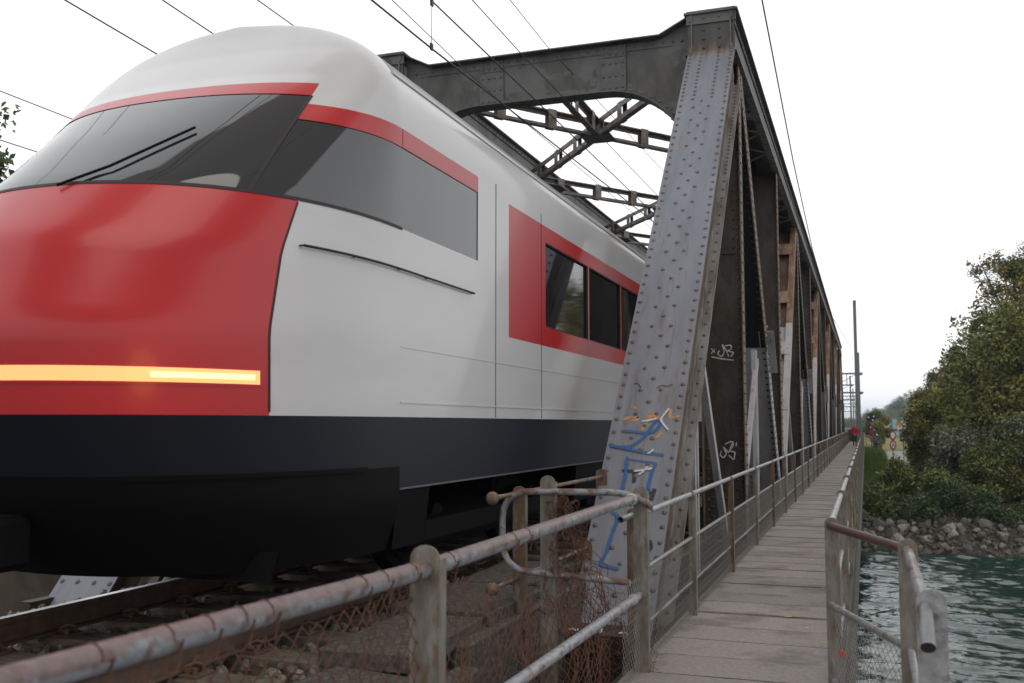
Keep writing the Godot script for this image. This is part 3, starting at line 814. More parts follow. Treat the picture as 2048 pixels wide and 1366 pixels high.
func portal(root: Node) -> void:
	var pb := part(root, "portal_beam")
	var z := Z1 + 0.12
	var xl := XF + HW - 0.02
	var xr := XN - HW + 0.02
	var under := PackedVector2Array()
	under.append(Vector2(xl, 6.0))
	for k in 13:
		var a := PI * 0.5 * k / 12.0
		under.append(Vector2(xl + 0.12 + 1.35 * (1.0 - cos(a)), 6.15 + 1.13 * sin(a)))
	for k in 13:
		var a := PI * 0.5 * (1.0 - k / 12.0)
		under.append(Vector2(xr - 0.12 - 1.35 * (1.0 - cos(a)), 6.15 + 1.13 * sin(a)))
	under.append(Vector2(xr, 6.0))
	var poly := under.duplicate()
	poly.append(Vector2(xr, 8.38)); poly.append(Vector2(xr - 0.5, 8.12)); poly.append(Vector2(xl + 0.5, 8.12)); poly.append(Vector2(xl, 8.38))
	var w := MB.new()
	w.plate(poly, Transform3D(Basis(), Vector3(0, 0, z)), 0.016)
	put(pb, "web", w, M.dark_grey)
	var tf := MB.new()
	tf.bx(Vector3(xl + 0.5, 8.12, z - 0.17), Vector3(xr - 0.5, 8.145, z + 0.19), 0.003)
	tf.bx(Vector3(xl + 0.3, 7.98, z + 0.016), Vector3(xr - 0.3, 8.12, z + 0.03))
	for s in [-1.0, 1.0]:
		var x0 := xl if s < 0 else xr
		tf.bar(Vector3(x0, 8.39, z + 0.01), Vector3(x0 - s * 0.52, 8.13, z + 0.01), 0.34, 0.02)
	put(pb, "top_flange", tf, M.dark_grey)
	var bf := MB.new()
	for k in under.size() - 1:
		var p := under[k]
		var q := under[k + 1]
		bf.quad(Vector3(p.x, p.y, z + 0.18), Vector3(p.x, p.y, z - 0.16), Vector3(q.x, q.y, z - 0.16), Vector3(q.x, q.y, z + 0.18))
		var dn := (q - p).normalized()
		var o := Vector2(-dn.y, dn.x) * 0.022
		bf.quad(Vector3(p.x + o.x, p.y + o.y, z - 0.16), Vector3(p.x + o.x, p.y + o.y, z + 0.18), Vector3(q.x + o.x, q.y + o.y, z + 0.18), Vector3(q.x + o.x, q.y + o.y, z - 0.16))
		bf.quad(Vector3(p.x, p.y, z + 0.18), Vector3(q.x, q.y, z + 0.18), Vector3(q.x + o.x, q.y + o.y, z + 0.18), Vector3(p.x + o.x, p.y + o.y, z + 0.18))
		var o2 := Vector2(-dn.y, dn.x) * 0.125
		bf.quad(Vector3(p.x + o.x, p.y + o.y, z + 0.03), Vector3(q.x + o.x, q.y + o.y, z + 0.03), Vector3(q.x + o2.x, q.y + o2.y, z + 0.03), Vector3(p.x + o2.x, p.y + o2.y, z + 0.03))
		bf.quad(Vector3(p.x + o2.x, p.y + o2.y, z + 0.03), Vector3(q.x + o2.x, q.y + o2.y, z + 0.03), Vector3(q.x + o2.x, q.y + o2.y, z + 0.016), Vector3(p.x + o2.x, p.y + o2.y, z + 0.016))
	put(pb, "bottom_flange", bf, M.dark_grey)
	for x in [-6.02, -3.84]:
		var sp := MB.new()
		sp.bx(Vector3(x - 0.22, 7.31, z + 0.030), Vector3(x + 0.22, 7.90, z + 0.044), 0.003)
		sp.bx(Vector3(x - 0.22, 7.905, z + 0.030), Vector3(x + 0.22, 8.115, z + 0.048), 0.003)
		for dx in [-0.165, -0.055, 0.055, 0.165]:
			for y in [7.38, 7.58, 7.80]: sp.dome(Vector3(x + dx, y, z + 0.044), Vector3(0, 0, 1), 0.026)
			for y in [7.96, 8.06]: sp.dome(Vector3(x + dx, y, z + 0.048), Vector3(0, 0, 1), 0.026)
		put(pb, "splice_plate", sp, M.splice)
	var r := MB.new()
	var x := xl + 0.2
	while x < xr:
		if absf(x + 6.02) > 0.24 and absf(x + 3.84) > 0.24: r.dome(Vector3(x, 8.05, z + 0.03), Vector3(0, 0, 1), 0.026)
		x += 0.16
	for k in under.size() - 1:
		var seg := under[k].distance_to(under[k + 1])
		var m := maxi(1, int(seg / 0.17))
		for e in m:
			var p := under[k].lerp(under[k + 1], (e + 0.5) / m)
			var dn := (under[k + 1] - under[k]).normalized()
			var o := Vector2(-dn.y, dn.x)
			r.dome(Vector3(p.x + o.x * 0.075, p.y + o.y * 0.075, z + 0.03), Vector3(0, 0, 1), 0.026)
			for zz in [-0.09, 0.11]: r.dome(Vector3(p.x, p.y, z + zz), Vector3(-o.x, -o.y, 0), 0.024)
	put(pb, "rivets", r, M.rivet, "stuff")
# ---------------------------------------------------------------- ground, river, banks
func sheet(parent: Node, called: String, xs: Array, zs: Array, hf: Callable, m: Material, kind := "structure") -> MeshInstance3D:
	var b := MB.new()
	var rows := []
	for z in zs:
		var row := []
		for x in xs: row.append(Vector3(x, hf.call(x, z), z))
		rows.append(row)
	b.grid(rows)
	return put(parent, called, b, m, kind)
func span(a: float, b: float, n: int) -> Array:
	var o := []
	for k in n + 1: o.append(lerpf(a, b, float(k) / n))
	return o
func bank_y(x: float, z: float) -> float:      # far bank: from the river up to the meadow
	var e := -57.0 + 0.8 * nz.get_noise_2d(x * 0.08, 3.0)
	var y := -5.3
	if z < e: y = lerpf(-5.3, -3.1, clampf((e - z) / 4.5, 0, 1))
	if z < e - 4.5: y = lerpf(-3.1, -2.5, clampf((e - 4.5 - z) / 6.0, 0, 1))
	return y + 0.12 * nz.get_noise_2d(x * 0.5, z * 0.5)
func terrain() -> void:
	var ground := sheet(self, "ground", [-2600.0, -600.0, -150.0, -40.0, -10.0, 0.0, 10.0, 40.0, 150.0, 600.0, 2600.0], [-80.0, -120.0, -200.0, -400.0, -900.0, -3600.0], func(_x, z): return -2.6, M.grass_ground)
	tag(ground, "flat green meadow ground beyond the river", "ground", "", "structure")
	var bank := sheet(self, "far_riverbank", span(-60, 60, 160), span(-54.5, -80.6, 36), bank_y, M.soil)
	tag(bank, "dark earth riverbank sloping up behind the boulders", "riverbank", "", "structure")
	var near_bank := sheet(self, "near_riverbank", span(-60, 60, 120), [60.0, 10.0, -2.0, -6.0, -8.0, -10.0, -13.0, -16.0, -19.0, -22.0, -26.0, -30.0], func(x, z): return (-0.95 if z > -8.0 else lerpf(-0.95, -6.0, clampf((-8.0 - z) / 8.0, 0, 1))) - (3.0 if x > 1.2 else 0.0) if x > -9.4 else lerpf(0.1, -6.0, clampf((-17.0 - z) / 12.0, 0, 1)), M.soil)
	tag(near_bank, "bare soil bank below the near end of the bridge", "riverbank", "", "structure")
	# the river, with swells drawn out along its flow
	var wn := FastNoiseLite.new()
	wn.seed = 9; wn.frequency = 1.0; wn.fractal_octaves = 4
	var water := sheet(self, "river", span(-60, 40, 420), span(-10, -60, 300), func(x, z): return -5.0 + 0.17 * wn.get_noise_2d(x * 0.20, z * 0.5) + 0.085 * wn.get_noise_2d(x * 0.6 + 40.0, z * 1.5), M.water)
	tag(water, "green rippling river flowing under the bridge", "river", "", "structure")
	# boulders at the foot of the far bank
	var rip := thing("boulder_bank", "bank of loose grey boulders along the far water edge", "riprap", Vector3.ZERO, "", "structure")
	var kinds := []
	for k in 8:
		var m := MB.new()
		var rows := []
		for a in 9:
			var row := []
			for q in 12:
				var th := PI * (a / 8.0 - 0.5)
				var ph := -TAU * q / 12.0
				var d := Vector3(cos(th) * cos(ph), sin(th), cos(th) * sin(ph))
				var r := 0.5 * (1.0 + 0.42 * nz.get_noise_3d(d.x * 1.1 + k * 9.0, d.y * 1.1, d.z * 1.1) + 0.14 * nz.get_noise_3d(d.x * 3.1, d.y * 3.1 + k * 5.0, d.z * 3.1))
				var p := d * r
				for f in 9:     # broken flat faces
					var fn := Vector3(sin(k * 3.1 + f * 2.3), cos(k * 1.7 + f * 1.1), sin(k * 0.9 + f * 4.7)).normalized()
					var over_d := p.dot(fn) - 0.33
					if over_d > 0: p -= fn * over_d * 0.9
				row.append(p)
			rows.append(row)
		for a in 8:
			for q in 12: m.quad(rows[a][q], rows[a][(q + 1) % 12], rows[a + 1][(q + 1) % 12], rows[a + 1][q])
		kinds.append(m.mesh())
	var r2 := RandomNumberGenerator.new()
	r2.seed = 77
	var made := 0
	while made < 290:
		var x := r2.randf_range(-2.5, 13.5)
		var z := r2.randf_range(-61.2, -56.6)
		var s := r2.randf_range(0.24, 0.48) if r2.randf() < 0.7 else r2.randf_range(0.5, 0.85)
		var o := MeshInstance3D.new()
		o.name = "boulder"; o.mesh = kinds[made % 8]; o.material_override = M["rock%d" % (r2.randi() % 4)]
		rip.add_child(o, true)
		o.position = Vector3(x, bank_y(x, z) + s * 0.16, z)
		o.rotation = Vector3(r2.randf() * 6.0, r2.randf() * 6.0, r2.randf() * 6.0)
		o.scale = Vector3(s * 1.25, s * 0.85, s)
		made += 1
	var small := []
	for k in 1500:
		var x := r2.randf_range(-3.0, 14.0)
		var z := r2.randf_range(-61.6, -56.4)
		var s := r2.randf_range(0.12, 0.34)
		small.append(Transform3D(Basis.from_euler(Vector3(r2.randf() * 6, r2.randf() * 6, r2.randf() * 6)).scaled(Vector3(s, s, s)), Vector3(x, bank_y(x, z) + s * 0.2, z)))
	var sm := scatter(self, "rubble", kinds[2], M.rock1, small)
	tag(sm, "small broken stones filling the gaps between the boulders", "rubble", "", "stuff")
	# gravel path down to the river, meadow and road behind
	var path := MB.new()
	var left := [Vector3(0.9, 0, -70.5), Vector3(1.3, 0, -80), Vector3(1.75, 0, -105), Vector3(2.3, 0, -150), Vector3(3.0, 0, -172)]
	var right := [Vector3(3.2, 0, -70.5), Vector3(3.9, 0, -80), Vector3(4.3, 0, -105), Vector3(4.9, 0, -150), Vector3(5.9, 0, -172)]
	for k in 4:
		var q: Array[Vector3] = []
		for p in [left[k], right[k], right[k + 1], left[k + 1]]: q.append(Vector3(p.x, (maxf(bank_y(p.x, p.z), -2.6) if p.z > -80.0 else -2.6) + 0.06, p.z))
		path.quad(q[0], q[1], q[2], q[3])
	tag(put(self, "gravel_path", path, M.gravel_path), "pale gravel path running from the field down to the river", "path", "", "structure")
	var fl := sheet(self, "field", [-3.0, 8.0, 60.0, 260.0], [-178.0, -250.0, -340.0], func(_x, _z): return -2.55, M.field)
	tag(fl, "yellowish stubble field behind the round road signs", "field", "", "structure")
	var rd := sheet(self, "road", [-2.0, 60.0, 300.0], [-352.0, -372.0], func(_x, _z): return -0.9, M.concrete)
	tag(rd, "distant main road with waiting traffic behind the field", "road", "", "structure")
	# abutment the bridge rests on
	var ab := thing("abutment", "concrete abutment under the near end of the bridge", "abutment", Vector3.ZERO, "", "structure")
	var am := MB.new()
	am.bx(Vector3(-9.4, -6.0, -9.3), Vector3(-1.75, -0.90, 12.0), 0.02)
	put(ab, "ledge", am, M.concrete)
	am = MB.new()
	am.bx(Vector3(-6.3, -0.90, -8.0), Vector3(-2.95, 0.14, 12.0), 0.02)
	put(ab, "back_wall", am, M.concrete)

func walkway() -> void:
	var w := thing("walkway", "narrow footway of grey concrete planks beside the truss", "walkway", Vector3.ZERO, "", "structure")
	var ms := []
	for k in 3:
		var m := MB.new()
		var r := RandomNumberGenerator.new()
		r.seed = 5 + k
		# plank with slightly chipped long edges
		var rows := []
		for e in 2:
			var row := []
			for q in 29: row.append(Vector3(-0.70 + 1.40 * q / 28.0, 0, (0.289 - absf(r.randfn(0, 0.004))) * (1 if e == 0 else -1)))
			rows.append(row)
		m.grid(rows)
		for q in 28:
			m.quad(rows[0][q] - Vector3(0, 0.09, 0), rows[0][q + 1] - Vector3(0, 0.09, 0), rows[0][q + 1], rows[0][q])
			m.quad(rows[1][q], rows[1][q + 1], rows[1][q + 1] - Vector3(0, 0.09, 0), rows[1][q] - Vector3(0, 0.09, 0))
		for sx in [0, 28]:
			if sx == 28: m.quad(rows[0][28] - Vector3(0, 0.09, 0), rows[1][28] - Vector3(0, 0.09, 0), rows[1][28], rows[0][28])
			else: m.quad(rows[1][0] - Vector3(0, 0.09, 0), rows[0][0] - Vector3(0, 0.09, 0), rows[0][0], rows[1][0])
		ms.append(m.mesh())
	var r3 := RandomNumberGenerator.new()
	r3.seed = 31
	for k in 172:
		var o := MeshInstance3D.new()
		o.name = "plank"; o.mesh = ms[r3.randi() % 3]; o.material_override = M["plank%d" % (r3.randi() % 4)]
		w.add_child(o, true)
		o.position = Vector3(-0.93 + r3.randf_range(-0.006, 0.006), r3.randf_range(-0.006, 0.006), 1.64 - 0.604 * k)
		o.rotation = Vector3(r3.randf_range(-0.004, 0.004), r3.randf_range(-0.003, 0.003), r3.randf_range(-0.002, 0.002))
	for x in [-1.66, -0.235]:
		var b := MB.new()
		b.bx(Vector3(x - 0.05, -0.34, -102.0), Vector3(x + 0.05, -0.03 if x < -1.0 else -0.01, -6.9 if x > -1 else 2.0), 0.006)
		b.bx(Vector3(x - 0.10, -0.36, -102.0), Vector3(x + 0.10, -0.335, -6.9 if x > -1 else 2.0))
		put(w, "edge_beam", b, M.brown)
	for k in 24:
		var b := MB.new()
		b.bx(Vector3(-1.62, -0.30, -9.0 - k * 3.75 - 0.05), Vector3(-0.28, -0.10, -9.0 - k * 3.75 + 0.05))
		put(w, "bracket", b, M.brown)
	var pf := MB.new()
	pf.plate(PackedVector2Array([Vector2(-0.222, 1.6), Vector2(0.36, 1.6), Vector2(0.36, -5.62), Vector2(-0.222, -6.85)]), Transform3D(Basis(Vector3.RIGHT, Vector3(0, 0, 1), Vector3(0, -1, 0)), Vector3(0, -0.004, 0)), 0.12)
	put(w, "platform_slab", pf, M.plank2)
	var yl := MB.new()
	for k in 16:
		var z := r3.randf_range(-16.0, -8.5)
		var x := r3.randf_range(-0.75, -0.35) if k % 3 else r3.randf_range(-1.2, -0.4)
		yl.stroke([Vector2(0, 0), Vector2(r3.randf_range(0.02, 0.1), r3.randf_range(-0.02, 0.02))], r3.randf_range(0.012, 0.03), Transform3D(Basis(Vector3.RIGHT, Vector3(0, 0, -1), Vector3.UP), Vector3(x, 0.006, z)), 0.0, k)
	put(w, "paint_drips", yl, M.paint_yellow, "stuff")

# ---------------------------------------------------------------- track
func stone_mesh(seed: int) -> ArrayMesh:
	var m := MB.new()
	var r := RandomNumberGenerator.new()
	r.seed = seed
	var rows := []
	for a in 5:
		var row := []
		for q in 6:
			var th := PI * (a / 4.0 - 0.5)
			var ph := -TAU * (q + 0.3 * a) / 6.0
			row.append(Vector3(cos(th) * cos(ph), sin(th) * 0.75, cos(th) * sin(ph)) * 0.5 * (r.randf_range(0.75, 1.2) if a > 0 and a < 4 else 0.85))
		rows.append(row)
	for a in 4:
		for q in 6:
			m.quad(rows[a][q], rows[a][(q + 1) % 6], rows[a + 1][(q + 1) % 6], rows[a + 1][q])
	return m.mesh()
func scatter(parent: Node, called: String, mesh: Mesh, mat: Material, xf: Array, cols: Array = []) -> MultiMeshInstance3D:
	var mm := MultiMesh.new()
	mm.transform_format = MultiMesh.TRANSFORM_3D
	mm.use_colors = not cols.is_empty()
	mm.mesh = mesh
	mm.instance_count = xf.size()
	for k in xf.size():
		mm.set_instance_transform(k, xf[k])
		if not cols.is_empty(): mm.set_instance_color(k, cols[k])
	var o := MultiMeshInstance3D.new()
	o.name = called if parent != self else numbered(called)
	o.multimesh = mm; o.material_override = mat
	parent.add_child(o, true)
	return o
func railway() -> void:
	var tr := thing("railway_track", "rusty steel track on weathered sleepers under the train", "track", Vector3.ZERO, "", "structure")
	for s in [-1.0, 1.0]:
		var x: float = TRACK_X + s * 0.753
		var rl := MB.new()
		rl.bx(Vector3(x - 0.075, RAIL_Y - 0.172, -420), Vector3(x + 0.075, RAIL_Y - 0.155, 12.0), 0.003)
		rl.bx(Vector3(x - 0.01, RAIL_Y - 0.155, -420), Vector3(x + 0.01, RAIL_Y - 0.04, 12.0))
		rl.bx(Vector3(x - 0.036, RAIL_Y - 0.045, -420), Vector3(x + 0.036, RAIL_Y - 0.003, 12.0), 0.008)
		put(tr, "rail", rl, M.rail_rust)
		var hd := MB.new()
		hd.bx(Vector3(x - 0.030, RAIL_Y - 0.003, -420), Vector3(x + 0.030, RAIL_Y + 0.001, 12.0))
		put(tr, "rail_head", hd, M.rail_top)
	var sm := MB.new()
	sm.bx(Vector3(-1.42, -0.20, -0.12), Vector3(1.42, 0.0, 0.12), 0.012)
	var smesh := sm.mesh()
	var cl := MB.new()     # base plate, clip and bolts
	cl.bx(Vector3(-0.19, 0.0, -0.09), Vector3(0.19, 0.018, 0.09), 0.003)
	for s in [-1.0, 1.0]:
		cl.bx(Vector3(s * 0.105 - 0.035, 0.018, -0.05), Vector3(s * 0.105 + 0.035, 0.05, 0.05), 0.008)
		cl.tube([Vector3(s * 0.11, 0.04, 0.0), Vector3(s * 0.11, 0.085, 0.0)], 0.018, 6)
		cl.tube([Vector3(s * 0.15, 0.015, -0.04), Vector3(s * 0.155, 0.06, -0.02), Vector3(s * 0.13, 0.075, 0.02), Vector3(s * 0.09, 0.055, 0.045)], 0.012, 6)
		cl.tube([Vector3(s * 0.16, 0.015, 0.055), Vector3(s * 0.16, 0.055, 0.055)], 0.016, 6)
	var cmesh := cl.mesh()
	for k in 26:
		var z := -1.2 - 0.62 * k
		var o := MeshInstance3D.new()
		o.name = "sleeper"; o.mesh = smesh; o.material_override = M.wood
		tr.add_child(o, true)
		o.position = Vector3(TRACK_X + rng.randf_range(-0.03, 0.03), RAIL_Y - 0.19, z)
		o.rotation.y = rng.randf_range(-0.012, 0.012)
		for s in [-1.0, 1.0]:
			var c := MeshInstance3D.new()
			c.name = "rail_fastening"; c.mesh = cmesh; c.material_override = M.rail_rust
			tr.add_child(c, true)
			c.position = Vector3(TRACK_X + s * 0.753, RAIL_Y - 0.19, z)
	var far := MB.new()
	for k in 140: far.bx(Vector3(TRACK_X - 1.42, RAIL_Y - 0.39, -17.6 - k * 0.62 - 0.12), Vector3(TRACK_X + 1.42, RAIL_Y - 0.19, -17.6 - k * 0.62 + 0.12))
	put(tr, "far_sleepers", far, M.wood, "stuff")
	var be := MB.new()
	be.bx(Vector3(TRACK_X - 2.6, -3.0, -420), Vector3(TRACK_X + 2.2, RAIL_Y - 0.22, -100), 0.3)
	put(tr, "embankment", be, M.stone)
	# ballast round the near sleepers
	var xf := []
	var rr := RandomNumberGenerator.new()
	rr.seed = 12
	for k in 6000:
		var x := rr.randf_range(-6.35, -2.62)
		var z := rr.randf_range(-8.0, -0.5)
		var y := 0.15 + rr.randf_range(0.0, 0.13)
		if x > -3.2: y = lerpf(0.24, 0.10, (x + 3.2) / 0.6) + rr.randf_range(-0.03, 0.05)
		var s := rr.randf_range(0.035, 0.085)
		xf.append(Transform3D(Basis.from_euler(Vector3(rr.randf() * 6, rr.randf() * 6, rr.randf() * 6)).scaled(Vector3(s, s, s)), Vector3(x, y, z)))
	var bl := scatter(self, "ballast", stone_mesh(8), M.stone, xf)
	tag(bl, "loose crushed stone ballast around the sleepers", "ballast", "", "stuff")
	# concrete slabs of the trackside path, shifted and tilted with age
	var sp := thing("trackside_slabs", "worn concrete slabs and blocks lying beside the track", "slabs", Vector3.ZERO, "", "structure")
	for q in [[-3.18, -2.55, -6.62, -5.42, 0.40, 0.004], [-3.30, -2.52, -7.9, -6.66, 0.43, -0.006], [-3.30, -2.60, -9.2, -7.93, 0.44, 0.005], [-3.05, -2.45, -5.38, -4.5, 0.31, -0.02], [-3.0, -2.5, -4.46, -3.2, 0.28, 0.012], [-3.0, -2.5, -3.16, -1.9, 0.27, -0.01]]:
		var m := MB.new()
		m.box(Transform3D(Basis.from_euler(Vector3(q[5], q[5] * 3.0, q[5] * 2.0)), Vector3((q[0] + q[1]) * 0.5, q[4] - 0.06, (q[2] + q[3]) * 0.5)), Vector3(q[1] - q[0], 0.12, q[3] - q[2] - 0.015), 0.012)
		put(sp, "slab", m, M.concrete)
	for q in [[-2.50, -2.34, -6.0, -5.1, 0.22], [-2.62, -2.46, -9.0, -6.1, 0.33], [-2.52, -2.36, -5.05, -4.1, 0.14]]:
		var m := MB.new()
		m.bx(Vector3(q[0], -0.9, q[2]), Vector3(q[1], q[4], q[3]), 0.02)
		put(sp, "edging_block", m, M.concrete)

# ---------------------------------------------------------------- train
const TW := 1.42
const NOSE_Z := -6.45
func tprof(y: float) -> float:      # half width of the body at height y
	if y < 1.2: return lerpf(1.30, TW, clampf((y - 0.8) / 0.4, 0, 1))
	if y < 3.95: return TW
	var t := clampf((y - 3.95) / 0.90, 0, 1)
	return TW * pow(maxf(0.0, 1.0 - pow(t, 2.4)), 0.5)
func nose_z(y: float) -> float:     # how far forward the middle of the nose stands at height y
	var ys := [0.8, 1.3, 1.8, 2.3, 2.8, 3.2, 3.6, 3.9, 4.2, 4.5, 4.7, 4.85]
	var zs := [-4.8, -4.3, -4.05, -4.02, -4.22, -4.58, -5.05, -5.42, -5.80, -6.12, -6.30, -6.42]
	for k in ys.size() - 1:
		if y <= ys[k + 1]:
			var t: float = clampf((y - ys[k]) / (ys[k + 1] - ys[k]), 0, 1)
			return lerpf(zs[k], zs[k + 1], t)
	return -6.42
func nose_p(y: float, deg: float, out := 0.0) -> Vector3:
	var a := deg_to_rad(deg)
	var e := 2.0 / 2.25
	var s := signf(sin(a)) * pow(absf(sin(a)), e)
	var c := pow(maxf(cos(a), 0.0), e)
	return Vector3(TRACK_X + s * (tprof(y) + out), y, NOSE_Z + c * (nose_z(y) - NOSE_Z + out))
func nose_patch(parent: Node, called: String, y0: float, y1: float, d0: float, d1: float, m: Material, out := 0.0, ny := 12, nd := 40) -> MeshInstance3D:
	var b := MB.new()
	var rows := []
	for k in ny + 1:
		var row := []
		for q in nd + 1: row.append(nose_p(lerpf(y0, y1, float(k) / ny), lerpf(d0, d1, float(q) / nd), out))
		rows.append(row)
	b.grid(rows)
	return put(parent, called, b, m)
func side_wall(parent: Node, x: float, zs: float, ze: float, red: Vector2, openings: Array) -> void:
	# flat side from y 1.80 to 3.80 with real window openings; sheet cut along every opening edge
	var face := 1.0 if x > TRACK_X else -1.0
	var zl := [zs, ze]
	var yl := [1.80, 3.95]
	if red.x != red.y:
		zl.append_array([red.x, red.y]); yl.append_array([2.56, 3.83])
	for o in openings:
		zl.append_array([o[0], o[1]]); yl.append_array([o[2], o[3]])
	zl.sort(); yl.sort(); zl.reverse()
	var wm := MB.new()
	var rm := MB.new()
	for a in zl.size() - 1:
		if zl[a] - zl[a + 1] < 1e-4: continue
		for b in yl.size() - 1:
			if yl[b + 1] - yl[b] < 1e-4: continue
			var cz: float = (zl[a] + zl[a + 1]) * 0.5
			var cy: float = (yl[b] + yl[b + 1]) * 0.5
			var hole := false
			for o in openings:
				if cz < o[0] and cz > o[1] and cy > o[2] and cy < o[3]: hole = true
			if hole: continue
			var target := rm if (cz < red.x and cz > red.y and cy > 2.56 and cy < 3.83) else wm
			var p := [Vector3(x, yl[b], zl[a]), Vector3(x, yl[b], zl[a + 1]), Vector3(x, yl[b + 1], zl[a + 1]), Vector3(x, yl[b + 1], zl[a])]
			if face > 0: target.quad(p[0], p[1], p[2], p[3])
			else: target.quad(p[3], p[2], p[1], p[0])
	put(parent, "side_wall", wm, M.train_white)
	if rm.v.size() > 0: put(parent, "red_panel", rm, M.train_red)
	for o in openings:
		var win := part(parent, "window")
		var fr := MB.new()
		var flush: bool = o.size() > 4
		var xi := x - face * (0.006 if flush else 0.03)
		var c := [Vector2(o[2], o[0]), Vector2(o[2], o[1]), Vector2(o[3], o[1]), Vector2(o[3], o[0])]
		for k in 4:
			if flush and k != 1: continue
			var p: Vector2 = c[k]
			var q: Vector2 = c[(k + 1) % 4]
			fr.bar(Vector3(x - face * 0.016, p.x, p.y), Vector3(x - face * 0.016, q.x, q.y), 0.03, 0.022, Vector3.RIGHT, 0.004)
		put(win, "frame", fr, M.rubber)
		var gm := MB.new()
		var g := [Vector3(xi, o[2], o[0]), Vector3(xi, o[2], o[1]), Vector3(xi, o[3], o[1]), Vector3(xi, o[3], o[0])]
		if face > 0: gm.quad(g[0], g[1], g[2], g[3])
		else: gm.quad(g[3], g[2], g[1], g[0])
		put(win, "pane", gm, M.train_glass)
func coach_body(t: Node, zs: float, ze: float) -> void:
	for s in [-1.0, 1.0]:
		var sk := MB.new()
		var x: float = TRACK_X + s * TW
		var q := [Vector3(x, 1.30, zs), Vector3(x, 1.30, ze), Vector3(x, 1.797, ze), Vector3(x, 1.797, zs)]
		if s > 0: sk.quad(q[0], q[1], q[2], q[3])
		else: sk.quad(q[3], q[2], q[1], q[0])
		put(t, "skirt", sk, M.train_skirt)
		sk = MB.new()
		var xb: float = TRACK_X + s * 1.36
		for seg in [[zs, zs - 0.55], [zs - 4.65, ze + 4.65], [ze + 0.55, ze]]:     # left open over the bogies
			q = [Vector3(xb, 0.86, seg[0]), Vector3(xb, 0.86, seg[1]), Vector3(x - s * 0.012, 1.285, seg[1]), Vector3(x - s * 0.012, 1.285, seg[0])]
			if s > 0: sk.quad(q[0], q[1], q[2], q[3])
			else: sk.quad(q[3], q[2], q[1], q[0])
		put(t, "lower_skirt", sk, M.train_black)
		var tl := MB.new()
		tl.bx(Vector3(x - 0.008, 1.285, ze), Vector3(x + 0.008, 1.298, zs))
		put(t, "skirt_trim", tl, M.train_roof)
	var rf := MB.new()
	var cv := MB.new()
	for s in [-1.0, 1.0]:
		var white := []
		var grey := []
		for k in 9:
			var y := lerpf(3.95, 4.34, k / 8.0)
			white.append(Vector2(TRACK_X + s * tprof(y), y))
		for k in 11:
			var y := lerpf(4.34, 4.8499, k / 10.0)
			grey.append(Vector2(TRACK_X + s * tprof(y), y))
		for pr in [[white, cv], [grey, rf]]:
			var rows := []
			for z in [zs, ze]:
				var row := []
				for p in pr[0]: row.append(Vector3(p.x, p.y, z))
				rows.append(row)
			pr[1].grid(rows, null, false, s > 0)
		cv.bx(Vector3(TRACK_X + s * (tprof(4.34) + 0.006) - 0.014, 4.325, ze), Vector3(TRACK_X + s * (tprof(4.34) + 0.006) + 0.014, 4.35, zs))
	put(t, "roof_cove", cv, M.train_white)
	put(t, "roof", rf, M.train_roof)
	for z in [zs, ze]:
		if z > NOSE_Z - 0.1: continue
		var e := MB.new()
		var poly := PackedVector2Array()
		for k in 20: poly.append(Vector2(tprof(lerpf(0.9, 4.84, k / 19.0)), lerpf(0.9, 4.84, k / 19.0)))
		for k in 20: poly.append(Vector2(-tprof(lerpf(4.84, 0.9, k / 19.0)), lerpf(4.84, 0.9, k / 19.0)))
		e.plate(poly, Transform3D(Basis(), Vector3(TRACK_X, 0, z)), 0.01)
		put(t, "end_wall", e, M.train_black)
	var fl := MB.new()
	fl.bx(Vector3(TRACK_X - 1.3, 0.85, ze), Vector3(TRACK_X + 1.3, 1.0, zs))
	for k in 4: fl.bx(Vector3(TRACK_X - 1.1, 0.68, lerpf(zs, ze, 0.27 + k * 0.13)), Vector3(TRACK_X + 1.1, 0.86, lerpf(zs, ze, 0.36 + k * 0.13)), 0.02)
	put(t, "underframe", fl, M.train_black)
	for bz in [zs - 2.6, ze + 2.6]:
		var bg := part(t, "bogie")
		var bm := MB.new()
		for s in [-1.0, 1.0]: bm.bx(Vector3(TRACK_X + s * 1.0 - 0.08, 0.72, bz - 1.7), Vector3(TRACK_X + s * 1.0 + 0.08, 0.98, bz + 1.7), 0.03)
		bm.bx(Vector3(TRACK_X - 1.0, 0.75, bz - 0.3), Vector3(TRACK_X + 1.0, 0.95, bz + 0.3))
		put(bg, "frame", bm, M.train_black)
		for wz in [bz - 1.25, bz + 1.25]:
			for s in [-1.0, 1.0]:
				var wh := MB.new()
				wh.tube([Vector3(TRACK_X + s * 0.69, 0.96, wz), Vector3(TRACK_X + s * 0.83, 0.96, wz)], 0.455, 28)
				wh.tube([Vector3(TRACK_X + s * 0.83, 0.96, wz), Vector3(TRACK_X + s * 0.845, 0.96, wz)], 0.36, 24)
				wh.tube([Vector3(TRACK_X + s * 0.84, 0.96, wz), Vector3(TRACK_X + s * 1.12, 0.96, wz)], 0.13, 14)
				put(bg, "wheel", wh, M.train_black)
func windows_of(zs: float, ze: float) -> Array:
	var o := []
	var z := zs - 3.2
	while z - 1.5 > ze + 3.0:
		o.append([z, z - 1.5, 2.78, 3.52])
		z -= 1.85
	return o
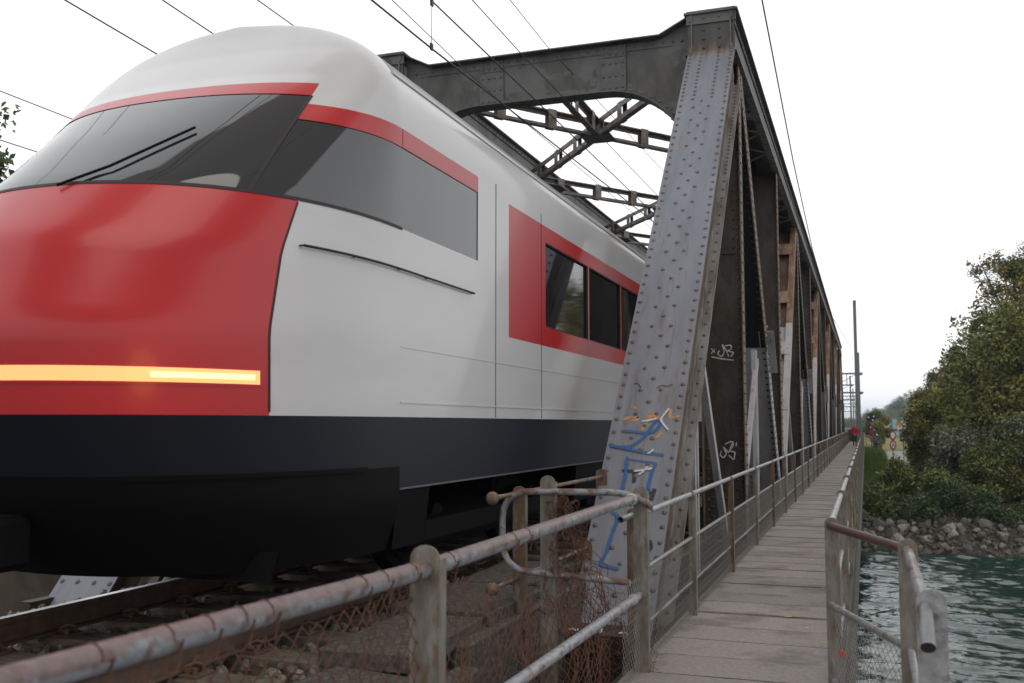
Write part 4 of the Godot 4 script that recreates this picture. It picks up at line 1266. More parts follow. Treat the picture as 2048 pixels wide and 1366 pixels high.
func train() -> void:
	var t := thing("passenger_train", "white passenger train driving car with red rounded nose and lit headlamps", "train", Vector3.ZERO, "cars of the passenger train")
	var zs := NOSE_Z
	var ze := -29.5
	# nose
	var ns := part(t, "nose")
	nose_patch(ns, "apron", 0.86, 1.45, -90, 90, M.train_black, 0.0, 8)
	nose_patch(ns, "bumper", 1.45, 1.80, -90, 90, M.train_skirt, 0.0, 5)
	nose_patch(ns, "bumper_lip", 1.435, 1.465, -80, 80, M.train_black, 0.014, 2)
	nose_patch(ns, "red_front", 1.80, 3.16, -58, 58, M.train_red, 0.0, 18, 50)
	nose_patch(ns, "windscreen", 3.16, 3.98, -46, 46, M.train_glass, -0.006, 14, 46)
	nose_patch(ns, "red_band", 3.98, 4.10, -46, 46, M.train_red, 0.0, 4, 46)
	nose_patch(ns, "roof_brow", 4.10, 4.34, -46, 46, M.train_white, 0.0, 10, 46)
	nose_patch(ns, "roof_front", 4.34, 4.848, -90, 90, M.train_white, 0.0, 16, 60)
	for s in [-1.0, 1.0]:
		nose_patch(ns, "white_side", 1.80, 3.16, minf(s * 58, s * 90), maxf(s * 58, s * 90), M.train_white, 0.0, 18, 16)
		nose_patch(ns, "side_glass", 3.16, 3.76, minf(s * 46, s * 90), maxf(s * 46, s * 90), M.train_glass, -0.006, 12, 22)
		nose_patch(ns, "red_band", 3.76, 3.90, minf(s * 46, s * 90), maxf(s * 46, s * 90), M.train_red, 0.0, 5, 22)
		nose_patch(ns, "side_brow", 3.90, 4.34, minf(s * 46, s * 90), maxf(s * 46, s * 90), M.train_white, 0.0, 14, 22)
		nose_patch(ns, "screen_seal", 3.165, 3.975, s * 46 - 0.6, s * 46 + 0.6, M.rubber, 0.004, 12, 2)
		nose_patch(ns, "screen_seal", 3.15, 3.172, minf(0.0, s * 90), maxf(0.0, s * 90), M.rubber, 0.004, 2, 40)
		nose_patch(ns, "panel_joint", 1.82, 3.14, s * 58 - 0.25, s * 58 + 0.25, M.rubber, 0.002, 18, 1)
		# headlamp: a slim lit strip round the front
		var lp := part(t, "headlamp")
		nose_patch(lp, "housing", 1.965, 2.075, minf(s * 0.5, s * 57), maxf(s * 0.5, s * 57), M.train_red, 0.006, 3, 30)
		nose_patch(lp, "lens", 1.98, 2.06, minf(s * 1, s * 56), maxf(s * 1, s * 56), M.lamp, 0.012, 3, 30)
		nose_patch(lp, "lamp", 2.005, 2.035, minf(s * 36, s * 55), maxf(s * 36, s * 55), M.lamp_bright, 0.016, 2, 16)
		var om := OmniLight3D.new()
		om.name = "headlamp_glow"
		om.light_color = Color(1.0, 0.7, 0.35); om.light_energy = 0.05; om.light_size = 0.15; om.omni_range = 12.0; om.omni_attenuation = 2.0; om.shadow_enabled = true
		lp.add_child(om)
		om.position = nose_p(2.015, s * 40.0, 0.55)
	var wp := MB.new()
	wp.tube([nose_p(3.14, 4, 0.03), nose_p(3.28, 12, 0.03), nose_p(3.62, 22, 0.028)], 0.009, 6)
	put(ns, "wiper", wp, M.train_black)
	var cp := MB.new()
	cp.bx(Vector3(TRACK_X - 0.18, 0.95, -4.4), Vector3(TRACK_X + 0.18, 1.25, -3.8), 0.04)
	cp.tube([Vector3(TRACK_X, 1.1, -4.0), Vector3(TRACK_X, 1.1, -3.6)], 0.11, 14)
	put(ns, "coupler", cp, M.train_black)
	var pl := MB.new()      # rail guard below the nose
	pl.plate(PackedVector2Array([Vector2(-1.15, 0.80), Vector2(1.15, 0.80), Vector2(1.2, 0.98), Vector2(-1.2, 0.98)]), Transform3D(Basis(), Vector3(TRACK_X, 0, -5.25)), 0.03)
	put(ns, "rail_guard", pl, M.train_black)
	# body
	var op := [[NOSE_Z, -7.95, 3.16, 3.76, true], [-9.9, -11.6, 2.76, 3.66], [-11.66, -13.3, 2.76, 3.66], [-13.36, -15.0, 2.76, 3.66]]
	var z := -15.6
	while z > -28.0:
		op.append([z, z - 1.5, 2.78, 3.52]); z -= 1.8
	side_wall(t, TRACK_X + TW, zs, ze, Vector2(-8.75, -15.25), op)
	side_wall(t, TRACK_X - TW, zs, ze, Vector2(-8.75, -15.25), [])
	coach_body(t, zs, ze)
	var gv := MB.new()
	var gp := []
	for k in 9: gp.append(nose_p(2.855, lerpf(62.0, 89.0, k / 8.0), 0.03))
	for k in 5: gp.append(Vector3(TRACK_X + TW + 0.03, 2.855, lerpf(NOSE_Z - 0.1, -7.8, k / 4.0)))
	gv.tube(gp, 0.009, 8)
	for k in [0, 4, 8, 10, 13]: gv.tube([gp[k], gp[k] - Vector3(0.035, 0, 0)], 0.006, 6)
	put(t, "grab_rail", gv, M.rubber)
	var rb := MB.new()
	rb.bx(Vector3(TRACK_X + TW - 0.004, 3.762, -7.95), Vector3(TRACK_X + TW + 0.003, 3.90, NOSE_Z))
	put(t, "red_band", rb, M.train_red)
	var rib := MB.new()
	rib.bx(Vector3(TRACK_X + TW - 0.002, 1.90, ze), Vector3(TRACK_X + TW + 0.006, 1.912, NOSE_Z))
	rib.bx(Vector3(TRACK_X + TW - 0.002, 2.30, ze), Vector3(TRACK_X + TW + 0.004, 2.306, NOSE_Z))
	put(t, "body_rib", rib, M.train_white)
	for dz in [-8.4, -9.75, -15.32]:
		var seam := MB.new()
		seam.bx(Vector3(TRACK_X + TW - 0.002, 1.81, dz - 0.006), Vector3(TRACK_X + TW + 0.002, 3.94, dz + 0.008))
		put(t, "door_seam", seam, M.rubber)
	for k in 8:
		var c := thing("passenger_car", ["white passenger car coupled right behind the driving car", "second white car behind the driving car, inside the truss", "third white car behind the driving car, inside the truss", "fourth white car, at the far end of the truss", "white car just past the far end of the bridge", "second white car past the far end of the bridge", "last but one white car of the train, far off", "last white car of the train, far off behind the bridge"][k], "train car", Vector3.ZERO, "cars of the passenger train")
		var a := -30.1 - k * 25.4
		side_wall(c, TRACK_X + TW, a, a - 24.8, Vector2(0, 0) if k % 2 == 0 else Vector2(a - 10.0, a - 13.0), windows_of(a, a - 24.8))
		side_wall(c, TRACK_X - TW, a, a - 24.8, Vector2(0, 0), [])
		coach_body(c, a, a - 24.8)
		if k > 3:
			c.position = Vector3(-0.35 * (k - 3) * (k - 3) * 0.35, 0, 0)
# ---------------------------------------------------------------- railings
func link_wires(len: float, h: float, c: float, r: float, sides: int, warp: Callable) -> MB:
	var m := MB.new()
	var nw := int(len / c)
	var nj := int(h / c)
	for k in nw:
		var pts := []
		for j in nj + 1:
			var s := (k + ((j + k) & 1)) * c
			var bend := 0.0025 if ((j + k) & 1) == 1 else -0.0025
			var p = warp.call(s, j * c, bend)
			if p != null: pts.append(p)
		if pts.size() > 2: m.tube(pts, r, sides, false)
	return m
func pipe_col(p: Vector3, o: Vector3) -> Color:     # galvanised pipe whose old red coat is left along the top
	var e := o.y - 0.15 + 0.9 * nz.get_noise_3d(p.x * 6.0, p.y * 9.0, p.z * 2.2) + 0.5 * nz.get_noise_3d(p.x * 30.0, p.y * 30.0, p.z * 14.0)
	var zinc := Color(0.27, 0.295, 0.335)
	var red := Color(0.20, 0.14, 0.14)
	return zinc.lerp(red, smoothstep(-0.06, 0.1, e))
func dense(a: Vector3, b: Vector3, step := 0.02) -> Array:
	var n := maxi(1, int(a.distance_to(b) / step))
	var o := []
	for k in n + 1: o.append(a.lerp(b, float(k) / n))
	return o
func rounded(pts: Array, r: float, n := 6) -> Array:   # polyline with its inner corners rounded
	var o := [pts[0]]
	for k in range(1, pts.size() - 1):
		var a: Vector3 = pts[k] + (pts[k - 1] - pts[k]).normalized() * r
		var b: Vector3 = pts[k] + (pts[k + 1] - pts[k]).normalized() * r
		for q in n + 1:
			var t := float(q) / n
			o.append(a.lerp(pts[k], t).lerp(pts[k].lerp(b, t), t))
	o.append(pts[-1])
	return o
# channel-shaped post: plate facing z with a rounded top, flanges running back
func channel(base: Vector3, h: float, w: float, turn := 0.0, depth := 0.05) -> MB:
	var m := MB.new()
	var t := Transform3D(Basis().rotated(Vector3.UP, turn), base)
	var poly := PackedVector2Array([Vector2(-w * 0.5, 0), Vector2(w * 0.5, 0)])
	for k in 9:
		var a := PI * k / 8.0
		poly.append(Vector2(cos(a) * w * 0.5, h - w * 0.42 + sin(a) * w * 0.42))
	m.plate(poly, t * Transform3D(Basis(), Vector3(0, 0, -0.008)), 0.008)
	for s in [-1.0, 1.0]: m.box(t * Transform3D(Basis(), Vector3(s * (w * 0.5 - 0.004), (h - w * 0.42) * 0.5, -0.008 - depth * 0.5)), Vector3(0.008, h - w * 0.42, depth), 0.002)
	return m
func pipe_y(z: float) -> float:     # the old top pipe sags a little between its posts
	return lerpf(1.215, 1.285, clampf((z + 3.4) / 3.0, 0, 1)) if z > -3.4 else lerpf(1.215, 1.228, clampf((-3.4 - z) / 3.7, 0, 1))
func railings() -> void:
	# --- inner railing between footway and truss
	var a := thing("inner_railing", "galvanised mesh railing between the footway and the truss", "railing", Vector3(-1.62, 0, -52))
	a.set_meta("base_off", a.position)
	var m := MB.new()
	m.tube(dense(Vector3(-1.55, 1.10, -7.25), Vector3(-1.55, 1.10, -98.5), 0.7), 0.024, 10)
	put(a, "handrail", m, M.galvanised)
	for y in [0.70, 0.30]:
		m = MB.new()
		m.tube(dense(Vector3(-1.55, y, -7.15), Vector3(-1.55, y, -98.5), 0.7), 0.017 if y > 0.5 else 0.014, 8)
		put(a, "mesh_bar", m, M.galvanised if y > 0.5 else M.flange)
	m = MB.new()
	for k in 260:       # lashing wire round the upper bar
		var z := -7.2 - k * 0.055
		var ring := []
		for q in 7: ring.append(Vector3(-1.55 + cos(TAU * q / 6.0) * 0.0185, 0.70 + sin(TAU * q / 6.0) * 0.0185, z - 0.004 * q))
		m.tube(ring, 0.0022, 3, false)
	put(a, "lashing_wire", m, M.wire_grey, "stuff")
	var pm := MB.new()
	pm.bx(Vector3(-0.034, -0.25, -0.006), Vector3(0.034, 1.10, 0.006), 0.003)
	pm.bx(Vector3(0.026, -0.25, -0.04), Vector3(0.034, 1.07, -0.006))
	pm.tube([Vector3(0, 1.10, -0.03), Vector3(0, 1.10, 0.03)], 0.031, 10)
	var pmesh := pm.mesh()
	var net := link_wires(2.8, 0.70, 0.032, 0.0018, 3, func(s, t, b): return Vector3(b * 0.5, t, -s)).mesh()
	var coarse := link_wires(2.8, 0.70, 0.060, 0.0018, 3, func(s, t, b): return Vector3(b * 0.5, t, -s)).mesh()
	for k in 33:
		var z := -6.55 - k * 2.8
		if k > 0:
			var o := put(a, "post", pmesh, M.post_rust if k % 2 == 0 else M.post)
			o.position = Vector3(-1.54, 0, z) - a.position
		var p := put(a, "mesh_panel", net if k < 9 else coarse, M.wire_grey)
		p.position = Vector3(-1.548, 0.0, z) - a.position
	# --- outer railing along the water side
	var b := thing("outer_railing", "steel railing on the water side of the footway", "railing", Vector3(-0.15, 0, -52))
	b.set_meta("base_off", b.position)
	var rail := rounded([Vector3(-0.235, 1.10, -98.5), Vector3(-0.235, 1.10, -6.76), Vector3(0.187, 1.10, -5.60), Vector3(0.182, 1.10, -3.9), Vector3(0.180, 0.99, -3.74)], 0.09)
	var rl := []
	for k in rail.size() - 1: rl.append_array(dense(rail[k], rail[k + 1], 0.5 if rail[k].z < -8.0 else 0.02))
	m = MB.new()
	m.col = Color(0.03, 0.025, 0.022)
	m.tube(rl, 0.0255, 14, true, func(p, o): return (Color(0.27, 0.28, 0.30).lerp(Color(0.15, 0.08, 0.06), smoothstep(0.12, 0.28, nz.get_noise_3d(p.x * 9, p.y * 9, p.z * 3))) if p.z > -5.62 else Color(0.105, 0.048, 0.042)) if p.z > -6.82 else Color(0.40, 0.41, 0.43))
	put(b, "handrail", m, M.pipe)
	for y in [0.60, 0.12]:
		m = MB.new()
		m.tube(rounded([Vector3(-0.235, y, -98.5), Vector3(-0.235, y, -6.76), Vector3(0.187, y, -5.60), Vector3(0.182, y, -3.2)], 0.06), 0.019, 10)
		put(b, "mesh_bar", m, M.galvanised)
	m = MB.new()
	for k in 40:
		var p := Vector3(-0.235, 0.60, -6.76).lerp(Vector3(0.187, 0.60, -5.60), k / 40.0)
		var ring := []
		for q in 7: ring.append(p + Vector3(cos(TAU * q / 6.0) * 0.021, sin(TAU * q / 6.0) * 0.021, 0.003 * q))
		m.tube(ring, 0.002, 3, false)
	put(b, "lashing_wire", m, M.wire_grey, "stuff")
	for k in 33:
		var z := -6.80 - k * 2.85
		var o := put(b, "post", channel(Vector3(-0.225, -0.45, z), 1.60, 0.088), M.post)
		if k > 0 and k < 6:
			var y := MB.new()
			y.bx(Vector3(-0.1785, 0.30 + 0.1 * (k % 3), z - 0.052), Vector3(-0.1765, 0.52 + 0.1 * (k % 3), z - 0.006))
			y.dome(Vector3(-0.1775, 0.66 + 0.1 * (k % 3), z - 0.03), Vector3.RIGHT, 0.025, 0.1)
			put(b, "yellow_paint", y, M.paint_yellow)
	put(b, "post", channel(Vector3(0.187, -0.5, -5.57), 1.66, 0.095), M.post)
	put(b, "post", channel(Vector3(0.205, -0.5, -3.92), 1.66, 0.10), M.galvanised)
	var q0 := Vector3(-0.235, 0, -6.76)
	var dv := (Vector3(0.187, 0, -5.60) - q0)
	var dl := dv.length()
	dv = dv.normalized()
	put(b, "mesh_panel", link_wires(dl, 0.60, 0.03, 0.0018, 4, func(s, t, e): return q0 + dv * s + Vector3(0.02 * sin(s * 5.0 + t * 3.0), t, e)), M.wire_grey)
	put(b, "mesh_panel", link_wires(2.3, 0.60, 0.03, 0.0018, 4, func(s, t, e): return Vector3(0.187 + e + 0.01 * sin(s * 4.0), t, -5.6 + s)), M.wire_grey)
	for k in 30:
		var o := put(b, "mesh_panel", coarse, M.wire_grey)
		o.position = Vector3(-0.235, -0.06, -6.80 - k * 2.85) - b.position
	var rp := MB.new()
	rp.dome(Vector3(-0.18, 0.31, -6.72), Vector3(0.2, 0.1, 1).normalized(), 0.022, 0.12)
	put(b, "red_tag", rp, M.paint_red)
	# --- foreground railing: thick pipe, channel posts, rusty chain link
	var f := thing("pipe_railing", "thick worn pipe railing with rusty chain link in the left foreground", "railing", Vector3(-1.55, 0, -4.2))
	f.set_meta("base_off", f.position)
	m = MB.new()
	var tp := []
	for p in dense(Vector3(-1.55, 0, -0.4), Vector3(-1.55, 0, -7.16), 0.012): tp.append(Vector3(p.x, pipe_y(p.z), p.z))
	m.tube(tp, 0.034, 22, true, pipe_col)
	m.tube(dense(Vector3(-1.55, 1.228, -6.86), Vector3(-1.55, 1.228, -6.94), 0.02), 0.040, 18, true, pipe_col)
	put(f, "handrail", m, M.pipe)
	m = MB.new()
	m.tube(dense(Vector3(-1.55, 0.575, -3.3), Vector3(-1.55, 0.535, -7.14), 0.012), 0.030, 20, true, func(p, o): return Color(0.34, 0.36, 0.40).lerp(Color(0.26, 0.17, 0.13), smoothstep(0.25, 0.5, nz.get_noise_3d(p.x * 9, p.y * 9, p.z * 2.5))))
	m.tube(dense(Vector3(-1.55, 0.54, -6.86), Vector3(-1.55, 0.54, -6.93), 0.02), 0.036, 18, true, func(p, o): return Color(0.33, 0.35, 0.38))
	put(f, "lower_rail", m, M.pipe)
	put(f, "post", channel(Vector3(-1.545, -0.9, -3.40), 2.205, 0.118, 0.0, 0.06), M.post)
	put(f, "post", channel(Vector3(-1.535, -0.9, -7.08), 2.21, 0.10, 0.0, 0.06), M.post)
	put(f, "post", channel(Vector3(-1.545, -0.9, -0.62), 2.27, 0.118, 0.0, 0.06), M.post)
	m = MB.new()
	for z in [-1.72, -1.95, -2.10, -2.24, -2.36, -2.9, -3.05, -3.28, -3.62, -4.35, -4.55]:
		var ring := []
		for q in 11: ring.append(Vector3(-1.55 + cos(TAU * q / 10.0) * 0.0362, pipe_y(z) + sin(TAU * q / 10.0) * 0.0362, z - 0.003 * q))
		ring.append(Vector3(-1.53, pipe_y(z) - 0.075, z - 0.03))
		m.tube(ring, 0.0023, 5, false)
	put(f, "tie_wire", m, M.wire_rust, "stuff")
	var wob := func(s: float, t: float) -> Vector3: return Vector3(0.05 * nz.get_noise_2d(s * 1.2, t * 1.5), 0.035 * nz.get_noise_2d(s * 1.6 + 30.0, t * 1.4), 0.035 * nz.get_noise_2d(s * 1.7 + 60.0, t * 1.9))
	put(f, "chain_link", link_wires(2.85, 2.06, 0.038, 0.0026, 5, func(s, t, e): return Vector3(-1.56 + e, -0.88 + t, -0.58 - s) + wob.call(s, t)), M.wire_rust)
	put(f, "chain_link", link_wires(2.9, 2.1, 0.038, 0.0026, 5, func(s, t, e):
		var top := 2.02 - 0.30 * smoothstep(0.2, 1.6, s) + 0.10 * nz.get_noise_2d(s * 4.0, 5.0)
		if t > top: return null
		return Vector3(-1.58 + e - 0.10 * smoothstep(1.2, 2.1, t) * smoothstep(0.3, 1.6, s), -0.88 + t, -3.45 - s) + wob.call(s + 9.0, t) * 1.7), M.wire_rust)
	# --- U-shaped barrier beside the railing, with the torn mesh that hangs from it
	var u := thing("loop_barrier", "bent pipe loop barrier with torn rusty mesh beside the end post", "barrier", Vector3(-2.2, -0.9, -7.1))
	u.set_meta("base_off", u.position)
	m = MB.new()
	var lp := rounded([Vector3(-1.47, 1.20, -6.98), Vector3(-1.56, 1.262, -7.06), Vector3(-2.59, 1.245, -7.10), Vector3(-2.59, 0.67, -7.10), Vector3(-1.62, 0.62, -7.10)], 0.22, 10)
	var ld := [lp[0]]
	for k in lp.size() - 1: ld.append_array(dense(lp[k], lp[k + 1], 0.03).slice(1))
	m.tube(ld, 0.0245, 14, true, func(p, o): return Color(0.33, 0.35, 0.38).lerp(Color(0.22, 0.115, 0.08), smoothstep(0.0, 0.25, o.y * 0.3 + nz.get_noise_3d(p.x * 5, p.y * 5, p.z * 9))))
	put(u, "loop_pipe", m, M.pipe)
	put(u, "post", channel(Vector3(-2.235, -0.9, -7.10), 2.27, 0.115), M.post)
	put(u, "post", channel(Vector3(-2.50, -0.9, -7.22), 2.18, 0.10), M.post_rust)
	var crum := func(s: float, t: float, e: float):
		# gathered to a rope at the top, spreading towards the corner post below
		var h := t / 2.2
		var w := lerpf(1.15, 0.16, smoothstep(0.35, 0.95, h))
		var x := -2.16 + (0.22 * (1.0 - h)) + (s / 1.3 - 0.42) * w
		var fold := 0.11 * sin(s * 21.0 + h * 4.0) * (0.4 + h)
		return Vector3(x, -0.88 + t * 0.955, -7.17 + fold + e) + Vector3(0.09 * nz.get_noise_2d(s * 5.0, t * 5.0), 0.10 * nz.get_noise_2d(s * 5.0 + 20, t * 5.0), 0.10 * nz.get_noise_2d(s * 5.0 + 50, t * 5.0))
	put(u, "torn_mesh", link_wires(1.3, 2.2, 0.030, 0.0024, 5, crum), M.wire_rust)
	# --- two ball-ended rods reaching from the end post
	var g := thing("ball_rods", "two rusty ball ended rods reaching from the end post", "rods", Vector3(-2.5, 0.5, -8.2))
	g.set_meta("base_off", g.position)
	for q in [[1.222, -6.70, -9.82], [0.586, -6.70, -9.22]]:
		var rod := part(g, "rod")
		rod.set_meta("base_off", g.position)
		m = MB.new()
		m.tube(dense(Vector3(-2.52, q[0], q[1]), Vector3(-2.52, q[0], q[2]), 0.1), 0.017, 12)
		put(rod, "bar", m, M.post_rust)
		m = MB.new()
		m.ball(Vector3(-2.52, q[0], q[1]), 0.048, 1.0, 18)
		m.tube([Vector3(-2.52, q[0], q[1] - 0.03), Vector3(-2.52, q[0], q[1] - 0.09)], 0.024, 12)
		put(rod, "ball", m, M.post_rust)
		m = MB.new()
		m.plate(PackedVector2Array([Vector2(-0.05, -0.22), Vector2(0.05, -0.22), Vector2(0.06, 0.0), Vector2(0.05, 0.06), Vector2(0.0, 0.08), Vector2(-0.05, 0.06), Vector2(-0.06, 0.0)]), Transform3D(Basis(), Vector3(-2.52, q[0], q[2])), 0.014)
		put(rod, "bracket", m, M.post_rust)
	# --- rusty stub post behind the corner post, and broken pipes hanging on it
	var st := thing("stub_post", "rusty stub post with cut pipe ends behind the corner post", "post", Vector3(-1.66, -0.9, -7.4))
	st.set_meta("base_off", st.position)
	put(st, "upright", channel(Vector3(-1.665, -0.9, -7.40), 2.02, 0.085), M.post_rust)
	m = MB.new()
	for e in [[Vector3(-1.665, 1.07, -7.44), Vector3(-1.665, 1.07, -7.02), 0.022], [Vector3(-1.63, 0.66, -7.33), Vector3(-1.60, 0.28, -7.22), 0.015], [Vector3(-1.615, 0.22, -7.3), Vector3(-1.60, -0.03, -7.18), 0.015]]:
		m.tube(dense(e[0], e[1], 0.03), e[2], 12, false)
		m.tube(dense(e[1], e[0], 0.03), e[2] * 0.8, 12, false)
	put(st, "cut_pipe", m, M.galvanised)

# ---------------------------------------------------------------- overhead line and masts
func wire(called: String, label: String, pts: Array, r: float) -> Node3D:
	var o := MB.new()
	o.tube(pts, r, 6)
	return tag(put(self, called, o, M.wire), label, "wire", "overhead wires") as Node3D
func masts_and_wires() -> void:
	var x := TRACK_X
	var cw := thing("contact_line", "twin overhead line above the train joined by thin vertical droppers", "wire", Vector3.ZERO, "overhead wires")
	var m := MB.new()
	m.tube([Vector3(x, 5.95, 4), Vector3(x, 5.985, -8.6), Vector3(x, 6.02, -10.1), Vector3(x, 6.46, -22.5), Vector3(x, 6.5, -60), Vector3(x, 6.5, -300)], 0.0105, 6)
	put(cw, "contact_wire", m, M.wire)
	m = MB.new()
	m.tube([Vector3(x, 7.0, 4), Vector3(x, 6.60, -9.0), Vector3(x, 6.58, -10.1), Vector3(x, 6.67, -22.9), Vector3(x, 7.3, -60), Vector3(x, 7.0, -300)], 0.0095, 6)
	put(cw, "messenger_wire", m, M.wire)
	for z in [-10.1, -22.5]:
		var yc := 6.02 if z > -20 else 6.46
		m = MB.new()
		m.tube([Vector3(x, yc, z), Vector3(x, 6.58 if z > -20 else 6.67, z)], 0.004, 5)
		m.bx(Vector3(x - 0.012, yc - 0.02, z - 0.03), Vector3(x + 0.012, yc + 0.06, z + 0.03), 0.004)
		m.bx(Vector3(x - 0.012, 6.52 if z > -20 else 6.62, z - 0.03), Vector3(x + 0.012, 6.60 if z > -20 else 6.68, z + 0.03), 0.004)
		put(cw, "dropper", m, M.wire)
	for q in [[Vector3(x, 6.22, -7.5), Vector3(x, 6.12, -11), Vector3(x, 6.11, -12.8), Vector3(x, 6.26, -22.4), Vector3(x, 6.5, -40)]]:
		wire("overhead_wire", "thin wire close beside the contact line above the train", q, 0.005)
	wire("overhead_wire", "thin wire crossing above the middle of the portal beam", [Vector3(x, 7.12, -9.5), Vector3(x, 7.09, -13.3), Vector3(x, 7.4, -40), Vector3(x, 7.4, -90)], 0.007)
	wire("overhead_wire", "thin wire crossing the portal beam right of the contact line", [Vector3(x, 7.74, -10.5), Vector3(x, 7.66, -14.6), Vector3(x, 8.0, -24.3), Vector3(x, 8.6, -60)], 0.006)
	wire("overhead_wire", "dark wire running along outside the truss on the water side", [Vector3(-1.2, 8.6, -5.0), Vector3(-1.2, 7.655, -13.86), Vector3(-1.2, 6.9, -20.0), Vector3(-1.2, 6.358, -27.3), Vector3(-1.2, 6.3, -45), Vector3(-0.9, 8.5, -97)], 0.011)
	var ls := [[Vector3(-8.5, 6.7, -6), Vector3(-8.5, 6.585, -8.68), Vector3(-8.5, 6.468, -11.26), Vector3(-8.5, 6.0, -24), Vector3(-8.5, 6.3, -60)],
		[Vector3(-8.5, 7.4, -7.5), Vector3(-8.5, 7.267, -10.33), Vector3(-8.5, 7.163, -12.77), Vector3(-8.5, 6.8, -24), Vector3(-8.5, 7, -60)],
		[Vector3(-8.5, 8.2, -9), Vector3(-8.5, 8.147, -12.46), Vector3(-8.5, 8.121, -15.16), Vector3(-8.5, 8.3, -30), Vector3(-8.5, 8.6, -60)],
		[Vector3(-12, 6.69, -8), Vector3(-12, 6.687, -11.07), Vector3(-12, 6.677, -13.19), Vector3(-12, 6.5, -30), Vector3(-12, 6.7, -60)],
		[Vector3(-12, 5.95, -8), Vector3(-12, 5.953, -11.1), Vector3(-12, 5.959, -12.4), Vector3(-12, 5.7, -30), Vector3(-12, 5.9, -60)],
		[Vector3(-12, 5.2, -8), Vector3(-12, 5.111, -11.16), Vector3(-12, 4.969, -13.8), Vector3(-12, 4.6, -30), Vector3(-12, 4.7, -60)]]
	var names := ["leftmost wire crossing the top picture edge", "second wire from the left at the top picture edge", "third wire from the left at the top edge, meeting the train roof", "upper of the wires at the left picture edge", "middle wire at the left picture edge", "lowest wire at the left picture edge, crossing the tree"]
	for k in 6: wire("overhead_wire", names[k], ls[k], [0.009, 0.009, 0.009, 0.008, 0.008, 0.008][k])
	# masts beyond the bridge
	var spots := [[-0.72, -104.0, 14.0, 0.30, "tall dark steel mast standing at the far end of the bridge"], [-0.62, -116.0, 9.6, 0.34, "shorter steel mast close behind the tall one"], [-1.9, -150.0, 8.6, 0.22, "thin mast carrying a track gantry, third along the line"], [-2.2, -210.0, 8.8, 0.22, "far mast carrying a track gantry, fourth along the line"], [-2.6, -290.0, 9.0, 0.22, "farthest mast along the line behind the bridge"]]
	for q in spots:
		var t := thing("catenary_mast", q[4], "mast", Vector3(q[0], -2.6, q[1]), "masts beyond the bridge")
		var w: float = q[3]
		m = MB.new()
		var h: float = q[2] + 2.6
		m.bx(Vector3(-w * 0.5, 0, w * 0.42), Vector3(w * 0.5, h, w * 0.5)); m.bx(Vector3(-w * 0.5, 0, -w * 0.5), Vector3(w * 0.5, h, -w * 0.42)); m.bx(Vector3(-w * 0.05, 0, -w * 0.42), Vector3(w * 0.05, h, w * 0.42))
		put(t, "column", m, M.mast)
		m = MB.new()
		m.bx(Vector3(-w, -0.4, -w), Vector3(w, 0.3, w), 0.02)
		put(t, "footing", m, M.concrete)
		if q[1] < -110.0:
			for y in [7.3, 5.2]:
				m = MB.new()
				m.bx(Vector3(-8.5, y + 2.6 - 0.09, -0.09), Vector3(0.5, y + 2.6 + 0.09, 0.09))
				put(t, "cross_beam", m, M.mast)
			m = MB.new()
			m.tube([Vector3(-0.1, 9.9, 0), Vector3(-3.0, 8.2, 0)], 0.035, 6); m.tube([Vector3(-2.9, 9.8, 0), Vector3(-2.9, 7.9, 0)], 0.04, 6)
			for e in 4: m.tube([Vector3(-1.2 - 1.6 * e, 9.8, 0), Vector3(-1.2 - 1.6 * e, 8.7 - 0.3 * (e % 2), 0)], 0.045, 6)
			put(t, "bracket_arm", m, M.mast)
			m = MB.new()
			for y in [5.1, 7.2]: m.bx(Vector3(w * 0.5, y + 2.5, -0.12), Vector3(w * 0.5 + 0.25, y + 2.8, 0.12), 0.03)
			put(t, "insulator", m, M.mast)
# ---------------------------------------------------------------- things on the far bank
func disc(t: Transform3D, r0: float, r1: float, lift: float) -> MB:
	var m := MB.new()
	for k in 24:
		var a := TAU * k / 24.0
		var b := TAU * (k + 1) / 24.0
		m.quad(t * Vector3(cos(a) * r0, sin(a) * r0, lift), t * Vector3(cos(a) * r1, sin(a) * r1, lift), t * Vector3(cos(b) * r1, sin(b) * r1, lift), t * Vector3(cos(b) * r0, sin(b) * r0, lift))
	return m
func vehicle(label: String, cat: String, at: Vector3, L: float, H: float, W: float, cab: float, body_c: Color, cab_c: Color) -> void:
	var t := thing(cat.replace(" ", "_"), label, cat, at, "traffic on the far road")
	var m := MB.new()
	m.bx(Vector3(cab, 0.75, -W * 0.5), Vector3(L, H, W * 0.5), 0.08)
	put(t, "body", m, flat(body_c, 0.5))
	m = MB.new()
	m.bx(Vector3(0, 0.55, -W * 0.48), Vector3(cab - 0.12, minf(H * 0.85, 2.7), W * 0.48), 0.15)
	put(t, "cab", m, flat(cab_c, 0.4))
	m = MB.new()
	m.bx(Vector3(-0.02, 1.45, -W * 0.42), Vector3(0.10, 2.15, W * 0.42), 0.02); m.bx(Vector3(0.35, 1.45, W * 0.46), Vector3(cab * 0.7, 2.1, W * 0.50), 0.01)
	put(t, "window", m, M.train_glass)
	for wx in [cab * 0.5, L * 0.62, L * 0.85]:
		for s in [-1.0, 1.0]:
			m = MB.new()
			m.tube([Vector3(wx, 0.48, s * W * 0.36), Vector3(wx, 0.48, s * W * 0.5)], 0.48, 16)
			put(t, "wheel", m, M.rubber)
